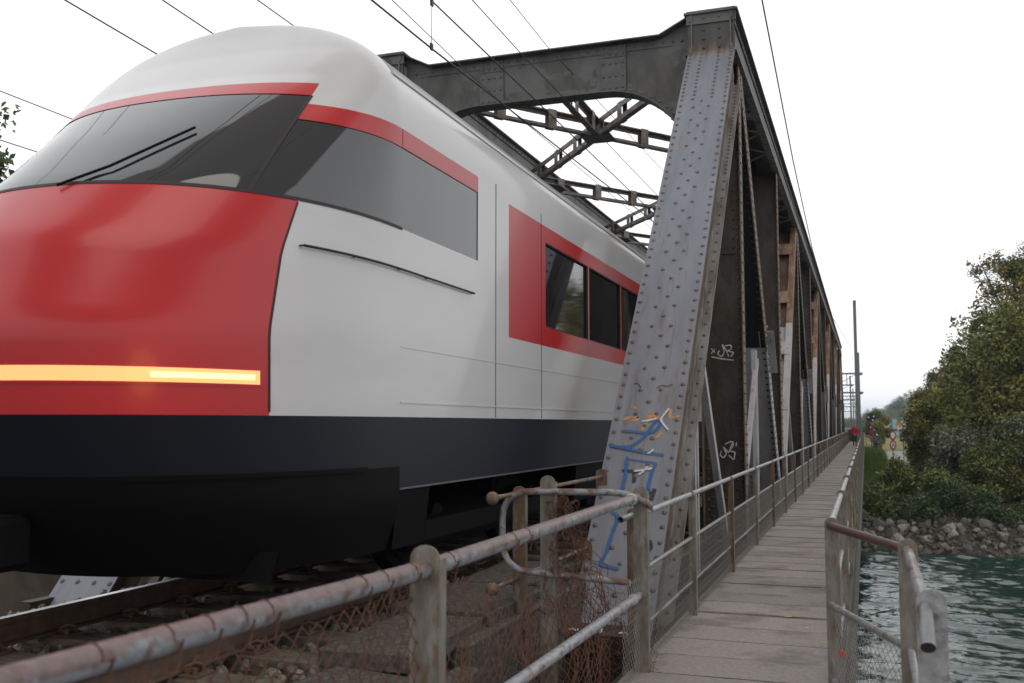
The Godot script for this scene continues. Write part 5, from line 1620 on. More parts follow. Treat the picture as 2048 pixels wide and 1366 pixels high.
func far_bank_things() -> void:
	var m: MB
	# far abutment and the landing behind it
	var ab := thing("far_abutment", "concrete abutment at the far end of the bridge", "abutment", Vector3.ZERO, "", "structure")
	m = MB.new()
	m.bx(Vector3(-9.5, -5.5, -106.0), Vector3(-0.1, -0.75, -97.6), 0.05)
	m.bx(Vector3(-1.7, -0.75, -130.0), Vector3(-0.2, -0.06, -102.2), 0.05)
	put(ab, "wall", m, M.concrete)
	m = MB.new()
	m.bx(Vector3(-0.1, -4.0, -108.0), Vector3(0.45, -0.90, -98.0), 0.06)
	put(ab, "landing", m, M.concrete)
	var rl := thing("landing_railing", "thin grey railing around the landing past the footway", "railing", Vector3(0.6, -0.9, -98.2))
	for y in [0.3, 0.75, 1.2, 1.95]:
		m = MB.new()
		m.tube([Vector3(-0.65, y, 0), Vector3(0.75, y - 0.1, 0)], 0.028, 6)
		put(rl, "rail", m, M.mast)
	for x in [-0.6, 0.05, 0.7]:
		m = MB.new()
		m.bx(Vector3(x - 0.03, 0, -0.03), Vector3(x + 0.03, 1.95, 0.03))
		put(rl, "post", m, M.mast)
	# two round prohibition signs on one pole
	var s := thing("road_sign", "pole with two round red rimmed white signs beside the gravel path", "road sign", Vector3(1.62, -2.7, -69.0))
	m = MB.new()
	m.tube([Vector3(0, -0.3, 0), Vector3(0, 4.15, 0)], 0.032, 10)
	put(s, "pole", m, M.mast)
	for k in 2:
		var t := Transform3D(Basis().rotated(Vector3.UP, deg_to_rad(50.0)), Vector3(0.02, 3.72 - k * 0.62, 0.05))
		var sg := part(s, "disc")
		m = MB.new()
		m.tube([t * Vector3(0, 0, -0.02), t * Vector3(0, 0, 0.0)], 0.30, 24)
		put(sg, "backing", m, M.mast)
		put(sg, "rim", disc(t, 0.215, 0.30, 0.003), M.sign_red)
		put(sg, "field", disc(t, 0.0, 0.215, 0.003), M.sign_white)
		if k == 1:      # motorcycle symbol: two wheels and a rider line
			m = MB.new()
			m.stroke([Vector2(-0.12, -0.03), Vector2(-0.02, 0.05), Vector2(0.07, 0.03), Vector2(0.12, -0.04)], 0.05, t, 0.006, 1)
			m.stroke([Vector2(-0.02, 0.03), Vector2(0.02, 0.12)], 0.05, t, 0.008, 2)
			put(sg, "symbol", m, M.paint_black)
			put(sg, "symbol", disc(t * Transform3D(Basis(), Vector3(-0.11, -0.06, 0)), 0.025, 0.055, 0.010), M.paint_black)
			put(sg, "symbol", disc(t * Transform3D(Basis(), Vector3(0.11, -0.06, 0)), 0.025, 0.055, 0.010), M.paint_black)
	# yellow trail pointers and a grey notice board
	s = thing("trail_signpost", "grey post with yellow trail pointers and a grey notice board", "signpost", Vector3(3.45, -2.6, -105.0))
	m = MB.new()
	m.tube([Vector3(0, -0.3, 0), Vector3(0, 4.9, 0)], 0.045, 10)
	put(s, "post", m, M.mast)
	m = MB.new()
	m.plate(PackedVector2Array([Vector2(-0.72, 0.0), Vector2(-0.58, -0.13), Vector2(0.0, -0.13), Vector2(0.0, 0.13), Vector2(-0.58, 0.13)]), Transform3D(Basis(), Vector3(-0.05, 4.30, 0.05)), 0.02)
	put(s, "pointer", m, M.sign_yellow)
	m = MB.new()
	m.plate(PackedVector2Array([Vector2(-0.25, -0.08), Vector2(0.05, -0.08), Vector2(0.05, 0.08), Vector2(-0.25, 0.08)]), Transform3D(Basis(), Vector3(-0.05, 3.88, 0.05)), 0.02)
	put(s, "pointer", m, M.sign_yellow)
	m = MB.new()
	m.bx(Vector3(-0.35, 2.65, 0.06), Vector3(0.42, 3.5, 0.10), 0.01)
	put(s, "notice_board", m, flat(lin(0.06, 0.075, 0.08), 0.5))
	m = MB.new()
	m.bx(Vector3(-0.28, 3.05, 0.101), Vector3(0.30, 3.40, 0.106))
	put(s, "notice", m, flat(lin(0.14, 0.17, 0.19), 0.5))
	m = MB.new()
	m.bx(Vector3(-0.25, 2.93, 0.101), Vector3(0.05, 3.03, 0.106))
	put(s, "notice", m, M.sign_yellow)
	# railway signals
	for k in 2:
		s = thing("railway_signal", ["round headed dark railway signal beside the line, the nearer one", "square headed dark railway signal beside the line, the farther one"][k], "signal", Vector3(0.62 + k * 0.25, -2.6, -125.0 - k * 12.0), "railway signals")
		m = MB.new()
		m.tube([Vector3(0, 0, 0), Vector3(0, 4.6, 0)], 0.06, 8)
		put(s, "pole", m, M.mast)
		m = MB.new()
		m.tube([Vector3(0, 5.1 - k * 1.2, -0.06), Vector3(0, 5.1 - k * 1.2, 0.0)], 0.52, 24)
		if k == 1: m.bx(Vector3(-0.4, 3.2, -0.06), Vector3(0.4, 4.3, 0.0), 0.02)
		put(s, "head", m, M.rubber)
		for q in 3:
			var p := Vector3([-0.28, 0.18, 0.3][q], 5.1 - k * 1.2 + [0.05, -0.3, 0.15][q], 0.012)
			m = MB.new()
			m.tube([p, p + Vector3(0, 0, 0.05)], 0.085, 12)
			put(s, "lens", m, M.sign_white)
	s = thing("red_box", "small red sign plate by the landing railing", "sign", Vector3(0.47, -0.92, -99.5))
	m = MB.new()
	m.tube([Vector3(0, 0, 0), Vector3(0, 2.0, 0)], 0.03, 8)
	put(s, "pole", m, M.mast)
	m = MB.new()
	m.bx(Vector3(-0.17, 1.55, 0.03), Vector3(0.17, 2.25, 0.06), 0.01)
	put(s, "plate", m, M.sign_red)
	# traffic beyond the field
	vehicle("yellow delivery van leftmost in the far traffic", "van", Vector3(5.2, -0.85, -360), 2.3, 2.9, 2.1, 1.3, lin(0.75, 0.6, 0.25), lin(0.75, 0.6, 0.25))
	vehicle("blue truck in the middle of the far traffic", "truck", Vector3(7.4, -0.85, -360), 2.5, 4.2, 2.4, 1.2, lin(0.25, 0.40, 0.50), lin(0.10, 0.30, 0.42))
	vehicle("white box truck right of the blue truck", "truck", Vector3(10.1, -0.85, -360), 3.6, 3.6, 2.4, 1.4, lin(0.75, 0.77, 0.8), lin(0.7, 0.72, 0.75))
	vehicle("white truck rightmost in the far traffic, half hidden by leaves", "truck", Vector3(14.0, -0.85, -361), 4.0, 3.3, 2.4, 1.4, lin(0.72, 0.74, 0.78), lin(0.7, 0.72, 0.75))
	var cb := thing("crash_barrier", "pale grey crash barrier in front of the far traffic", "barrier", Vector3(2, -1.9, -348.0))
	m = MB.new()
	m.bx(Vector3(0, 0, 0), Vector3(40, 1.35, 0.3), 0.03)
	put(cb, "wall", m, flat(lin(0.36, 0.38, 0.41), 0.8))
	m = MB.new()
	for k in 20: m.bx(Vector3(k * 2.0, 1.35, 0.1), Vector3(k * 2.0 + 0.1, 1.6, 0.2))
	m.bx(Vector3(0, 1.6, 0.1), Vector3(40, 1.68, 0.2))
	put(cb, "top_rail", m, M.mast)

# ---------------------------------------------------------------- people
# bones: [from, to, radius from, radius to, colour]; fused with a smooth minimum and meshed as surface nets
func body_mesh(bones: Array, cell: float) -> ArrayMesh:
	var lo := Vector3(9, 9, 9)
	var hi := -lo
	for b in bones:
		for e in 2:
			lo = lo.min(b[e] - Vector3.ONE * (b[2 + e] + 3 * cell)); hi = hi.max(b[e] + Vector3.ONE * (b[2 + e] + 3 * cell))
	var nx := int((hi.x - lo.x) / cell) + 2
	var ny := int((hi.y - lo.y) / cell) + 2
	var nzz := int((hi.z - lo.z) / cell) + 2
	var d := PackedFloat32Array()
	d.resize(nx * ny * nzz)
	d.fill(1.0)
	for b in bones:
		var pad := maxf(b[2], b[3]) + 0.07
		var bl: Vector3 = ((b[0] as Vector3).min(b[1]) - Vector3.ONE * pad - lo) / cell
		var bh: Vector3 = ((b[0] as Vector3).max(b[1]) + Vector3.ONE * pad - lo) / cell
		var ab: Vector3 = b[1] - b[0]
		var l2 := maxf(ab.length_squared(), 1e-8)
		for z in range(maxi(0, int(bl.z)), mini(nzz, int(bh.z) + 1)):
			for y in range(maxi(0, int(bl.y)), mini(ny, int(bh.y) + 1)):
				for x in range(maxi(0, int(bl.x)), mini(nx, int(bh.x) + 1)):
					var p := lo + Vector3(x, y, z) * cell
					var t := clampf((p - b[0]).dot(ab) / l2, 0, 1)
					var q: float = p.distance_to(b[0] + ab * t) - lerpf(b[2], b[3], t)
					var i := (z * ny + y) * nx + x
					var o := d[i]
					var k := 0.03
					var h := maxf(k - absf(o - q), 0.0) / k
					d[i] = minf(o, q) - h * h * k * 0.25
	var idx := {}
	var m := MB.new()
	for z in nzz - 1:
		for y in ny - 1:
			for x in nx - 1:
				var s := Vector3.ZERO
				var n := 0
				var c := []
				for k in 8: c.append(d[((z + (k >> 2)) * ny + y + ((k >> 1) & 1)) * nx + x + (k & 1)])
				if (c[0] < 0) == (c[1] < 0) and (c[0] < 0) == (c[2] < 0) and (c[0] < 0) == (c[3] < 0) and (c[0] < 0) == (c[4] < 0) and (c[0] < 0) == (c[5] < 0) and (c[0] < 0) == (c[6] < 0) and (c[0] < 0) == (c[7] < 0): continue
				for e in [[0, 1], [2, 3], [4, 5], [6, 7], [0, 2], [1, 3], [4, 6], [5, 7], [0, 4], [1, 5], [2, 6], [3, 7]]:
					var u: float = c[e[0]]
					var w: float = c[e[1]]
					if (u < 0) != (w < 0):
						var pa := Vector3(e[0] & 1, (e[0] >> 1) & 1, e[0] >> 2)
						var pb := Vector3(e[1] & 1, (e[1] >> 1) & 1, e[1] >> 2)
						s += pa.lerp(pb, u / (u - w)); n += 1
				var p := lo + (Vector3(x, y, z) + s / n) * cell
				var g := Vector3(c[1] + c[3] + c[5] + c[7] - c[0] - c[2] - c[4] - c[6], c[2] + c[3] + c[6] + c[7] - c[0] - c[1] - c[4] - c[5], c[4] + c[5] + c[6] + c[7] - c[0] - c[1] - c[2] - c[3]).normalized()
				var best := 9.0
				var col := Color.WHITE
				for b in bones:
					var ab: Vector3 = b[1] - b[0]
					var t := clampf((p - b[0]).dot(ab) / maxf(ab.length_squared(), 1e-8), 0, 1)
					var q: float = p.distance_to(b[0] + ab * t) - lerpf(b[2], b[3], t)
					if q < best:
						best = q; col = b[4]
				idx[(z * ny + y) * nx + x] = m.v.size()
				m.v.append(p); m.n.append(g); m.c.append(col)
	for z in range(1, nzz - 1):
		for y in range(1, ny - 1):
			for x in range(1, nx - 1):
				var i := (z * ny + y) * nx + x
				var a := d[i] < 0
				for ax in 3:
					var st: int = [1, nx, nx * ny][ax]
					if a == (d[i + st] < 0): continue
					var u: int = [nx, nx * ny, 1][ax]
					var w: int = [nx * ny, 1, nx][ax]
					if not (idx.has(i) and idx.has(i - u) and idx.has(i - w) and idx.has(i - u - w)): continue
					var q := [idx[i - u - w], idx[i - w], idx[i], idx[i - u]]
					if a: m.i.append_array(PackedInt32Array([q[0], q[2], q[1], q[0], q[3], q[2]]))
					else: m.i.append_array(PackedInt32Array([q[0], q[1], q[2], q[0], q[2], q[3]]))
	return m.mesh()
func hand(bones: Array, wrist: Vector3, dir: Vector3, side: Vector3, skin: Color) -> void:
	var palm := wrist + dir * 0.08
	bones.append([wrist, palm, 0.028, 0.034, skin])
	for k in 4:
		var o := side * (k - 1.5) * 0.02
		var l: float = [0.062, 0.075, 0.07, 0.055][k]
		bones.append([palm + o, palm + o + dir * l * 0.55, 0.010, 0.009, skin])
		bones.append([palm + o + dir * l * 0.55, palm + o + dir * l * 0.8 + dir.cross(side) * 0.03, 0.009, 0.008, skin])
	bones.append([wrist + dir * 0.03 + side * 0.03, wrist + dir * 0.085 + side * 0.06, 0.012, 0.010, skin])
func people() -> void:
	var skin := Color(0.33, 0.17, 0.12)
	var red := Color(0.36, 0.012, 0.022)
	var black := Color(0.012, 0.012, 0.016)
	var hair := Color(0.03, 0.02, 0.015)
	var shoe := Color(0.25, 0.08, 0.09)
	var b := []
	b.append([Vector3(0, 0.92, 0), Vector3(0, 1.08, 0), 0.165, 0.15, red])
	b.append([Vector3(-0.05, 1.08, 0), Vector3(-0.09, 1.32, 0), 0.135, 0.12, red]); b.append([Vector3(0.05, 1.08, 0), Vector3(0.09, 1.32, 0), 0.135, 0.12, red])
	b.append([Vector3(-0.15, 1.37, 0), Vector3(0.15, 1.37, 0), 0.075, 0.075, red])
	b.append([Vector3(0, 1.40, 0), Vector3(0, 1.47, 0.01), 0.056, 0.052, skin])
	b.append([Vector3(0, 1.55, 0.02), Vector3(0, 1.60, 0.01), 0.088, 0.092, skin]); b.append([Vector3(0, 1.52, 0.04), Vector3(0, 1.50, 0.05), 0.06, 0.05, skin])
	b.append([Vector3(0, 1.555, 0.11), Vector3(0, 1.535, 0.122), 0.012, 0.015, skin])
	b.append([Vector3(-0.035, 1.575, 0.10), Vector3(-0.035, 1.575, 0.102), 0.012, 0.012, hair]); b.append([Vector3(0.035, 1.575, 0.10), Vector3(0.035, 1.575, 0.102), 0.012, 0.012, hair])
	b.append([Vector3(-0.02, 1.508, 0.10), Vector3(0.02, 1.508, 0.10), 0.008, 0.008, Color(0.25, 0.06, 0.06)])
	b.append([Vector3(-0.095, 1.56, 0.01), Vector3(-0.095, 1.535, 0.01), 0.016, 0.013, skin]); b.append([Vector3(0.095, 1.56, 0.01), Vector3(0.095, 1.535, 0.01), 0.016, 0.013, skin])
	b.append([Vector3(0, 1.63, -0.015), Vector3(0, 1.56, -0.05), 0.088, 0.085, hair]); b.append([Vector3(0, 1.58, -0.10), Vector3(0, 1.50, -0.12), 0.05, 0.04, hair])
	for s in [-1.0, 1.0]:
		b.append([Vector3(s * 0.20, 1.36, 0), Vector3(s * 0.27, 1.10, -0.01), 0.065, 0.052, red])
		b.append([Vector3(s * 0.27, 1.10, -0.01), Vector3(s * 0.10, 0.97, 0.17), 0.052, 0.04, red])
		hand(b, Vector3(s * 0.10, 0.97, 0.17), Vector3(-s * 0.75, -0.35, 0.3).normalized(), Vector3(0, 0.8, 0.3).normalized(), skin)
		var f: float = 0.06 * s
		b.append([Vector3(s * 0.09, 0.90, 0), Vector3(s * 0.095, 0.50, 0.03 + f), 0.095, 0.062, black])
		b.append([Vector3(s * 0.095, 0.50, 0.03 + f), Vector3(s * 0.09, 0.10, f * 1.6), 0.06, 0.042, black])
		b.append([Vector3(s * 0.09, 0.045, -0.03 + f * 1.6), Vector3(s * 0.10, 0.035, 0.15 + f * 1.6), 0.045, 0.034, shoe])
	var p := MeshInstance3D.new()
	p.name = numbered("person")
	p.mesh = body_mesh(b, 0.016); p.material_override = M.body
	add_child(p)
	p.position = Vector3(-0.83, 0.004, -82.5)
	tag(p, "person in a red jacket and black trousers walking along the footway", "person")
	var bagm := MB.new()
	bagm.bx(Vector3(-0.11, 0.80, 0.19), Vector3(0.11, 0.92, 0.26), 0.02)
	var bag := put(self, "waist_bag", bagm, flat(lin(0.10, 0.13, 0.2), 0.7))
	bag.position = p.position
	tag(bag, "small grey blue bag held by the person in red", "bag")
	var grey := Color(0.09, 0.095, 0.11)
	var cap := Color(0.75, 0.75, 0.75)
	b = []
	b.append([Vector3(0, 0.92, 0), Vector3(0.02, 1.12, 0), 0.17, 0.17, grey]); b.append([Vector3(0.02, 1.12, 0), Vector3(0.07, 1.36, 0), 0.17, 0.12, grey])
	b.append([Vector3(-0.10, 1.38, 0), Vector3(0.24, 1.37, 0), 0.075, 0.075, grey])
	b.append([Vector3(0.09, 1.42, 0), Vector3(0.11, 1.50, 0.03), 0.056, 0.052, skin]); b.append([Vector3(0.12, 1.57, 0.05), Vector3(0.12, 1.61, 0.04), 0.088, 0.09, skin])
	b.append([Vector3(0.125, 1.56, 0.14), Vector3(0.125, 1.545, 0.15), 0.012, 0.015, skin])
	b.append([Vector3(0.12, 1.655, 0.02), Vector3(0.12, 1.66, 0.06), 0.088, 0.085, cap]); b.append([Vector3(0.12, 1.64, 0.10), Vector3(0.12, 1.63, 0.18), 0.04, 0.03, cap])
	for s in [-1.0, 1.0]:
		b.append([Vector3(0.07 + s * 0.2, 1.36, 0), Vector3(0.05 + s * 0.27, 1.08, 0.04), 0.07, 0.056, grey])
		b.append([Vector3(0.05 + s * 0.27, 1.08, 0.04), Vector3(0.03 + s * 0.2, 0.90, 0.22), 0.055, 0.042, grey])
		hand(b, Vector3(0.03 + s * 0.2, 0.90, 0.22), Vector3(0, -0.3, 0.9).normalized(), Vector3(1, 0, 0), skin)
		b.append([Vector3(s * 0.09, 0.90, 0), Vector3(s * 0.10, 0.50, 0.05 * s), 0.10, 0.07, black]); b.append([Vector3(s * 0.10, 0.50, 0.05 * s), Vector3(s * 0.10, 0.10, -0.05 * s), 0.068, 0.05, black])
		b.append([Vector3(s * 0.10, 0.045, -0.08 * s - 0.02), Vector3(s * 0.11, 0.035, 0.14 - 0.08 * s), 0.045, 0.035, Color(0.03, 0.03, 0.03)])
	var p2 := MeshInstance3D.new()
	p2.name = numbered("person")
	p2.mesh = body_mesh(b, 0.018); p2.material_override = M.body
	add_child(p2)
	p2.position = Vector3(0.86, -0.93, -100.4)
	tag(p2, "person in a white cap and grey coat behind the landing railing", "person")

# ---------------------------------------------------------------- plants
var CLUMPS := []
var BLADES: ArrayMesh
func clump_mesh(seed: int, n: int, size: float) -> ArrayMesh:
	var r := RandomNumberGenerator.new()
	r.seed = seed
	var m := MB.new()
	for k in n:
		var d := Vector3(r.randfn(), r.randfn() * 0.8, r.randfn()).normalized()
		var p := d * 0.5 * pow(r.randf(), 0.5)
		var a := Vector3(r.randfn(), r.randfn(), r.randfn()).normalized()
		var nn := (d * 0.6 + Vector3(r.randfn() * 0.7, 0.5 + r.randfn() * 0.5, r.randfn() * 0.7)).normalized()
		a = (a - nn * a.dot(nn)).normalized()
		var b := nn.cross(a)
		var l := size * r.randf_range(0.7, 1.3)
		var g := r.randf_range(0.75, 1.25)
		m.col = Color(g, g, g * r.randf_range(0.85, 1.1))
		m.tri(p - a * l * 0.5, p - b * l * 0.26 + a * l * 0.05, p + a * l * 0.5 + nn * l * 0.08)
		m.tri(p - a * l * 0.5, p + a * l * 0.5 + nn * l * 0.08, p + b * l * 0.26 + a * l * 0.05)
	return m.mesh()
func plant(called: String, label: String, cat: String, base: Vector3, crown: Vector3, rad: Vector3, pal: Array, n: int, seed: int, scale := 1.0, group := "", trunk_r := 0.2, gaps := 0.0) -> void:
	var t := thing(called, label, cat, base, group)
	var r := RandomNumberGenerator.new()
	r.seed = seed
	var lobes := []
	var nl := clampi(int(n / 38.0), 9, 64)
	for k in nl:
		var d := Vector3(r.randfn(), r.randfn(), r.randfn()).normalized()
		var q := 0.30 + 0.58 * pow(r.randf(), 0.7)
		lobes.append([crown - base + d * rad * q, r.randf_range(0.24, 0.42) * (1.0 - 0.25 * q), r.randi() % pal.size()])
	var m := MB.new()
	var top := crown - base + Vector3(0, rad.y * 0.2, 0)
	m.tube([Vector3(0, -0.4, 0), Vector3(0.06, top.y * 0.3, 0.05) , Vector3(top.x * 0.5, top.y * 0.6, top.z * 0.5), top], [trunk_r, trunk_r * 0.8, trunk_r * 0.55, trunk_r * 0.2], 8)
	put(t, "trunk", m, M.bark)
	var lm := MB.new()
	for k in nl:
		var e: Vector3 = lobes[k][0]
		var s := Vector3(top.x * 0.4, minf(e.y * 0.55, top.y * 0.8), top.z * 0.4)
		var mid := s.lerp(e, 0.55) + Vector3(r.randfn(), r.randfn() * 0.4, r.randfn()) * rad.x * 0.05
		lm.tube([s, mid, e, e + (e - mid).normalized() * rad.x * 0.18], [trunk_r * 0.38, trunk_r * 0.24, trunk_r * 0.12, trunk_r * 0.03], 5, false)
	put(t, "limbs", lm, M.bark)
	# leaves: clumps of small faces joined into one crown
	var cv := PackedVector3Array()
	var cn := PackedVector3Array()
	var cc := PackedColorArray()
	for k in n:
		var lb: Array = lobes[r.randi() % nl]
		var d := Vector3(r.randfn(), r.randfn(), r.randfn()).normalized()
		var p: Vector3 = lb[0] + d * rad * lb[1] * pow(r.randf(), 0.35)
		if gaps > 0.0 and nz.get_noise_3d(p.x * 0.55, p.y * 0.55, p.z * 0.55 + seed) < gaps - 0.3: continue
		var s := scale * r.randf_range(0.7, 1.35)
		var wi := r.randi() % 3
		var w: Array = CLUMP_ARRAYS[wi]
		var bs := Basis.from_euler(Vector3(r.randf() * 6, r.randf() * 6, r.randf() * 6))
		var c: Color = pal[lb[2]] if r.randf() < 0.7 else pal[r.randi() % pal.size()]
		cv.append_array(Transform3D(bs.scaled(Vector3(s, s, s)), p) * (w[0] as PackedVector3Array))
		cn.append_array(Transform3D(bs, Vector3.ZERO) * (w[1] as PackedVector3Array))
		cc.append_array(tinted(wi, c, r.randi() % 4))
	var arr := []
	arr.resize(Mesh.ARRAY_MAX)
	arr[Mesh.ARRAY_VERTEX] = cv; arr[Mesh.ARRAY_NORMAL] = cn; arr[Mesh.ARRAY_COLOR] = cc
	var am := ArrayMesh.new()
	am.add_surface_from_arrays(Mesh.PRIMITIVE_TRIANGLES, arr)
	put(t, "crown", am, M.leaf)
var CLUMP_ARRAYS := []
var tints := {}
func tinted(w: int, c: Color, level: int) -> PackedColorArray:
	var key := [w, c, level]
	if not tints.has(key):
		var o := PackedColorArray()
		var g: float = [0.78, 0.93, 1.07, 1.25][level]
		for q: Color in CLUMP_ARRAYS[w][2]: o.append(Color(q.r * c.r * g, q.g * c.g * g, q.b * c.b * g))
		tints[key] = o
	return tints[key]
func slope_y(x: float, z: float) -> float:
	return -2.75 + 1.83 * smoothstep(-73.0, -96.0, z) * (1.0 - smoothstep(1.1, 2.0, x)) + 0.05 * nz.get_noise_2d(x, z)
func vegetation() -> void:
	for k in 3:
		CLUMPS.append(clump_mesh(90 + k, [44, 34, 24][k], [0.15, 0.20, 0.26][k]))
		var st := SurfaceTool.new()
		st.create_from(CLUMPS[k], 0)
		st.deindex()
		var q := st.commit_to_arrays()
		CLUMP_ARRAYS.append([q[Mesh.ARRAY_VERTEX], q[Mesh.ARRAY_NORMAL], q[Mesh.ARRAY_COLOR]])
	var green := [Color(0.105, 0.145, 0.034), Color(0.14, 0.17, 0.04), Color(0.175, 0.195, 0.045), Color(0.09, 0.125, 0.036)]
	var autumn := [Color(0.25, 0.235, 0.045), Color(0.24, 0.225, 0.045), Color(0.20, 0.21, 0.045), Color(0.27, 0.22, 0.042), Color(0.16, 0.18, 0.042)]
	var brown := [Color(0.19, 0.145, 0.055), Color(0.16, 0.135, 0.052), Color(0.22, 0.155, 0.055), Color(0.12, 0.125, 0.05)]
	var greyish := [Color(0.15, 0.165, 0.095), Color(0.13, 0.15, 0.08), Color(0.20, 0.21, 0.135), Color(0.11, 0.13, 0.068)]
	var dark := [Color(0.06, 0.098, 0.034), Color(0.075, 0.11, 0.036), Color(0.09, 0.125, 0.042)]
	var G := "trees and bushes on the far bank"
	plant("broadleaf_tree", "large yellow green autumn tree filling the right picture edge", "tree", Vector3(13.0, -2.7, -73), Vector3(11.9, 5.2, -73), Vector3(6.3, 8.8, 5.0), autumn + green, 4800, 1, 1.25, G, 0.4)
	plant("broadleaf_tree", "thin topped tree with open branches above the large autumn tree", "tree", Vector3(11.8, -2.7, -77), Vector3(11.0, 11.6, -77), Vector3(3.6, 3.6, 3.0), brown + green, 800, 2, 0.9, G, 0.3, 0.22)
	plant("broadleaf_tree", "yellow green tree standing left of the large autumn tree", "tree", Vector3(8.6, -2.6, -76), Vector3(8.3, 3.8, -76), Vector3(2.9, 6.0, 3.0), autumn + green, 2000, 3, 1.1, G, 0.3)
	plant("broadleaf_tree", "brownish round tree rising behind the bushes near the path", "tree", Vector3(7.2, -2.6, -98), Vector3(7.0, 4.7, -98), Vector3(1.9, 3.6, 2.2), brown, 720, 4, 1.0, G, 0.25, 0.12)
	plant("broadleaf_tree", "green tree leaning towards the path, leftmost of the far bank trees", "tree", Vector3(6.0, -2.6, -88), Vector3(5.0, 1.3, -88), Vector3(2.3, 3.7, 2.5), green + autumn, 1500, 5, 1.05, G, 0.22)
	plant("broadleaf_tree", "low green tree right of the trail signpost", "tree", Vector3(5.9, -2.6, -96), Vector3(5.7, -0.4, -96), Vector3(1.5, 2.3, 1.8), green, 600, 6, 0.9, G, 0.16)
	plant("willow_bush", "grey green willow bush in the middle of the bank", "bush", Vector3(5.3, -2.8, -67.5), Vector3(5.5, -0.5, -67.5), Vector3(2.0, 2.7, 1.9), greyish, 1100, 7, 0.85, G, 0.12)
	plant("willow_bush", "large grey green willow bush at the right picture edge", "bush", Vector3(9.4, -2.8, -65.5), Vector3(9.3, -0.3, -65.5), Vector3(2.6, 3.0, 2.0), greyish + green, 1500, 8, 0.85, G, 0.14)
	plant("hazel_bush", "yellow speckled bush between the willow bushes", "bush", Vector3(7.3, -2.8, -65.0), Vector3(7.3, -1.0, -65.0), Vector3(2.0, 2.3, 1.7), green + [Color(0.16, 0.13, 0.02)], 1100, 9, 0.85, G, 0.12)
	plant("hazel_bush", "dark green bush overhanging the boulders", "bush", Vector3(4.2, -3.0, -62.4), Vector3(4.1, -2.5, -61.6), Vector3(1.9, 1.6, 1.5), dark + green, 1000, 10, 0.8, G, 0.1)
	plant("hazel_bush", "dark leafy bush in front of the round road signs", "bush", Vector3(1.8, -3.0, -64.6), Vector3(1.75, -1.75, -64.6), Vector3(1.0, 1.5, 0.9), dark + green, 650, 11, 0.75, G, 0.08, 0.08)
	plant("hazel_bush", "dark bush next to the footway railing", "bush", Vector3(0.5, -3.3, -62.0), Vector3(0.5, -3.15, -61.6), Vector3(1.3, 1.35, 1.2), dark + green, 900, 12, 0.75, G, 0.08)
	plant("hazel_bush", "low dark bush above the boulders, centre of the bank", "bush", Vector3(2.4, -3.3, -61.2), Vector3(2.4, -3.1, -60.8), Vector3(1.4, 0.9, 1.0), dark, 600, 13, 0.7, G, 0.08)
	plant("hazel_bush", "low dark bush above the boulders, under the yellow speckled bush", "bush", Vector3(6.4, -3.2, -61.2), Vector3(6.4, -2.9, -60.9), Vector3(2.1, 1.1, 1.1), dark, 900, 14, 0.7, G, 0.08)
	plant("hazel_bush", "low dark bush above the boulders at the right picture edge", "bush", Vector3(9.8, -3.2, -61.2), Vector3(9.8, -2.8, -60.9), Vector3(2.4, 1.3, 1.1), dark + green, 1000, 15, 0.7, G, 0.08)
	plant("young_tree", "small green tree behind the railway signals", "tree", Vector3(1.6, -2.6, -128), Vector3(1.7, 0.5, -128), Vector3(1.2, 1.6, 1.3), green + autumn, 420, 16, 0.8, G, 0.1)
	plant("young_tree", "brown green tree behind the landing railing", "tree", Vector3(1.4, -2.6, -170), Vector3(1.5, 1.8, -170), Vector3(2.0, 2.2, 2.0), brown + green, 500, 17, 0.9, G, 0.14)
	plant("ivy_bush", "dark bush behind the person in red", "bush", Vector3(-2.2, -0.6, -112), Vector3(-1.6, 0.2, -112), Vector3(1.0, 1.2, 0.8), dark, 300, 18, 0.7, G, 0.06)
	plant("broadleaf_tree", "dark leaved tree at the left picture edge behind the train", "tree", Vector3(-17.2, -0.1, -14.5), Vector3(-16.1, 5.0, -14.5), Vector3(2.5, 2.9, 2.2), brown + dark, 700, 19, 0.62, "", 0.22, 0.16)
	var slope := sheet(self, "grass_slope", span(-0.4, 2.0, 14), span(-70, -116, 30), slope_y, M.grass_ground)
	tag(slope, "green grassy slope rising to the far end of the footway", "slope", "", "structure")
	# grass verge by the path
	var bm := MB.new()
	var r := RandomNumberGenerator.new()
	r.seed = 3
	for k in 26:
		var a := r.randf() * TAU
		var o := Vector3(cos(a), 0, sin(a)) * r.randf() * 0.22
		var tip := o * 1.9 + Vector3(0, r.randf_range(0.16, 0.42), 0)
		var w := Vector3(-sin(a), 0, cos(a)) * 0.012
		var g := r.randf_range(0.7, 1.3)
		bm.col = Color(g, g, g)
		bm.tri(o - w, o + w, tip)
	BLADES = bm.mesh()
	var xf := []
	var cs := []
	for k in 3600:
		var z := -66.0 - 40.0 * pow(r.randf(), 1.4)
		var x := r.randf_range(-1.0, 1.1 + (-66.0 - z) * 0.015) if k % 3 else r.randf_range(3.6, 5.4)
		var s := r.randf_range(0.8, 1.7)
		xf.append(Transform3D(Basis().rotated(Vector3.UP, r.randf() * 6).scaled(Vector3(s, s, s)), Vector3(x, maxf(slope_y(x, z) if x < 2.0 else -2.7, maxf(bank_y(x, z), -2.6) if z > -80 else -2.6), z)))
		cs.append(Color(0.13, 0.20, 0.035) * r.randf_range(0.7, 1.3))
	var gr := scatter(self, "grass_verge", BLADES, M.leaf, xf, cs)
	tag(gr, "bright green grass along the gravel path", "grass", "", "stuff")
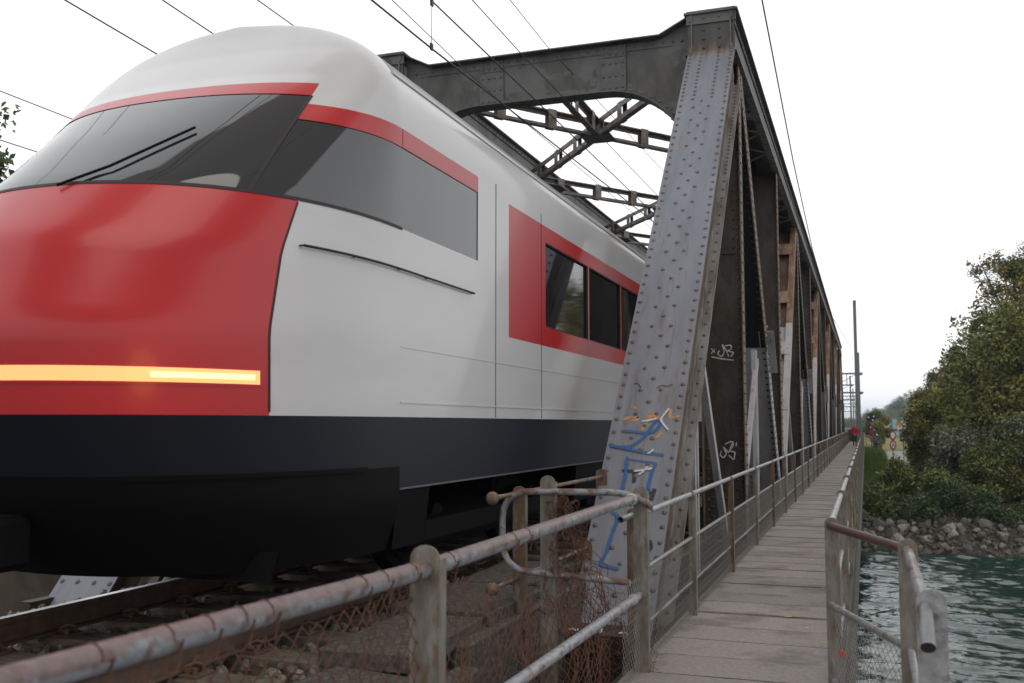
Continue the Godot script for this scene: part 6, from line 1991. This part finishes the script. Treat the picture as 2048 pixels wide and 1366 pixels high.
	# wooded hill far behind
	var hill := sheet(self, "hill", span(-40, 200, 40), span(-640, -1000, 12), func(x, z): return -2.7 + 24.0 * smoothstep(-6.0, 60.0, x) * smoothstep(-640.0, -760.0, z), M.grass_ground)
	tag(hill, "low wooded hill far behind the field", "hill", "", "structure")
	xf = []; cs = []
	for k in 420:
		var x := r.randf_range(-2, 120)
		var z := r.randf_range(-900, -640)
		var y := -2.7 + 24.0 * smoothstep(-6.0, 60.0, x) * smoothstep(-640.0, -760.0, z)
		var conifer := r.randf() < 0.35
		var h := r.randf_range(7, 12) if not conifer else r.randf_range(9, 15)
		var c: Color = (dark + green)[r.randi() % 7] if conifer or r.randf() < 0.6 else (brown + autumn)[r.randi() % 9]
		for q in 22:
			var f := r.randf()
			var rad := (1.0 - f) * h * 0.2 + 0.4 if conifer else sqrt(maxf(0.0, 1.0 - pow(f * 2.0 - 1.0, 2))) * h * 0.36
			var a := r.randf() * TAU
			var s := r.randf_range(2.4, 4.2)
			xf.append(Transform3D(Basis.from_euler(Vector3(r.randf() * 6, r.randf() * 6, 0)).scaled(Vector3(s, s, s)), Vector3(x + cos(a) * rad * 0.8, y + h * (0.12 + 0.85 * f), z + sin(a) * rad * 0.8)))
			cs.append(c * r.randf_range(0.75, 1.2))
	var fo := scatter(self, "forest", CLUMPS[0], M.leaf, xf, cs)
	tag(fo, "bluish mixed forest covering the distant hill", "forest", "", "stuff")
	# tree line along the railway on the horizon
	xf = []; cs = []
	for k in 260:
		var x := r.randf_range(-60, 4)
		var z := r.randf_range(-700, -520)
		for q in 8:
			var s := r.randf_range(2.5, 4.5)
			xf.append(Transform3D(Basis.from_euler(Vector3(r.randf() * 6, r.randf() * 6, 0)).scaled(Vector3(s, s, s)), Vector3(x + r.randfn() * 1.5, -2.0 + r.randf() * 6.0, z)))
			cs.append((dark + green)[r.randi() % 7] * r.randf_range(0.8, 1.2))
	fo = scatter(self, "hedgerow", CLUMPS[1], M.leaf, xf, cs)
	tag(fo, "far row of dark bushes along the railway horizon", "hedge", "", "stuff")
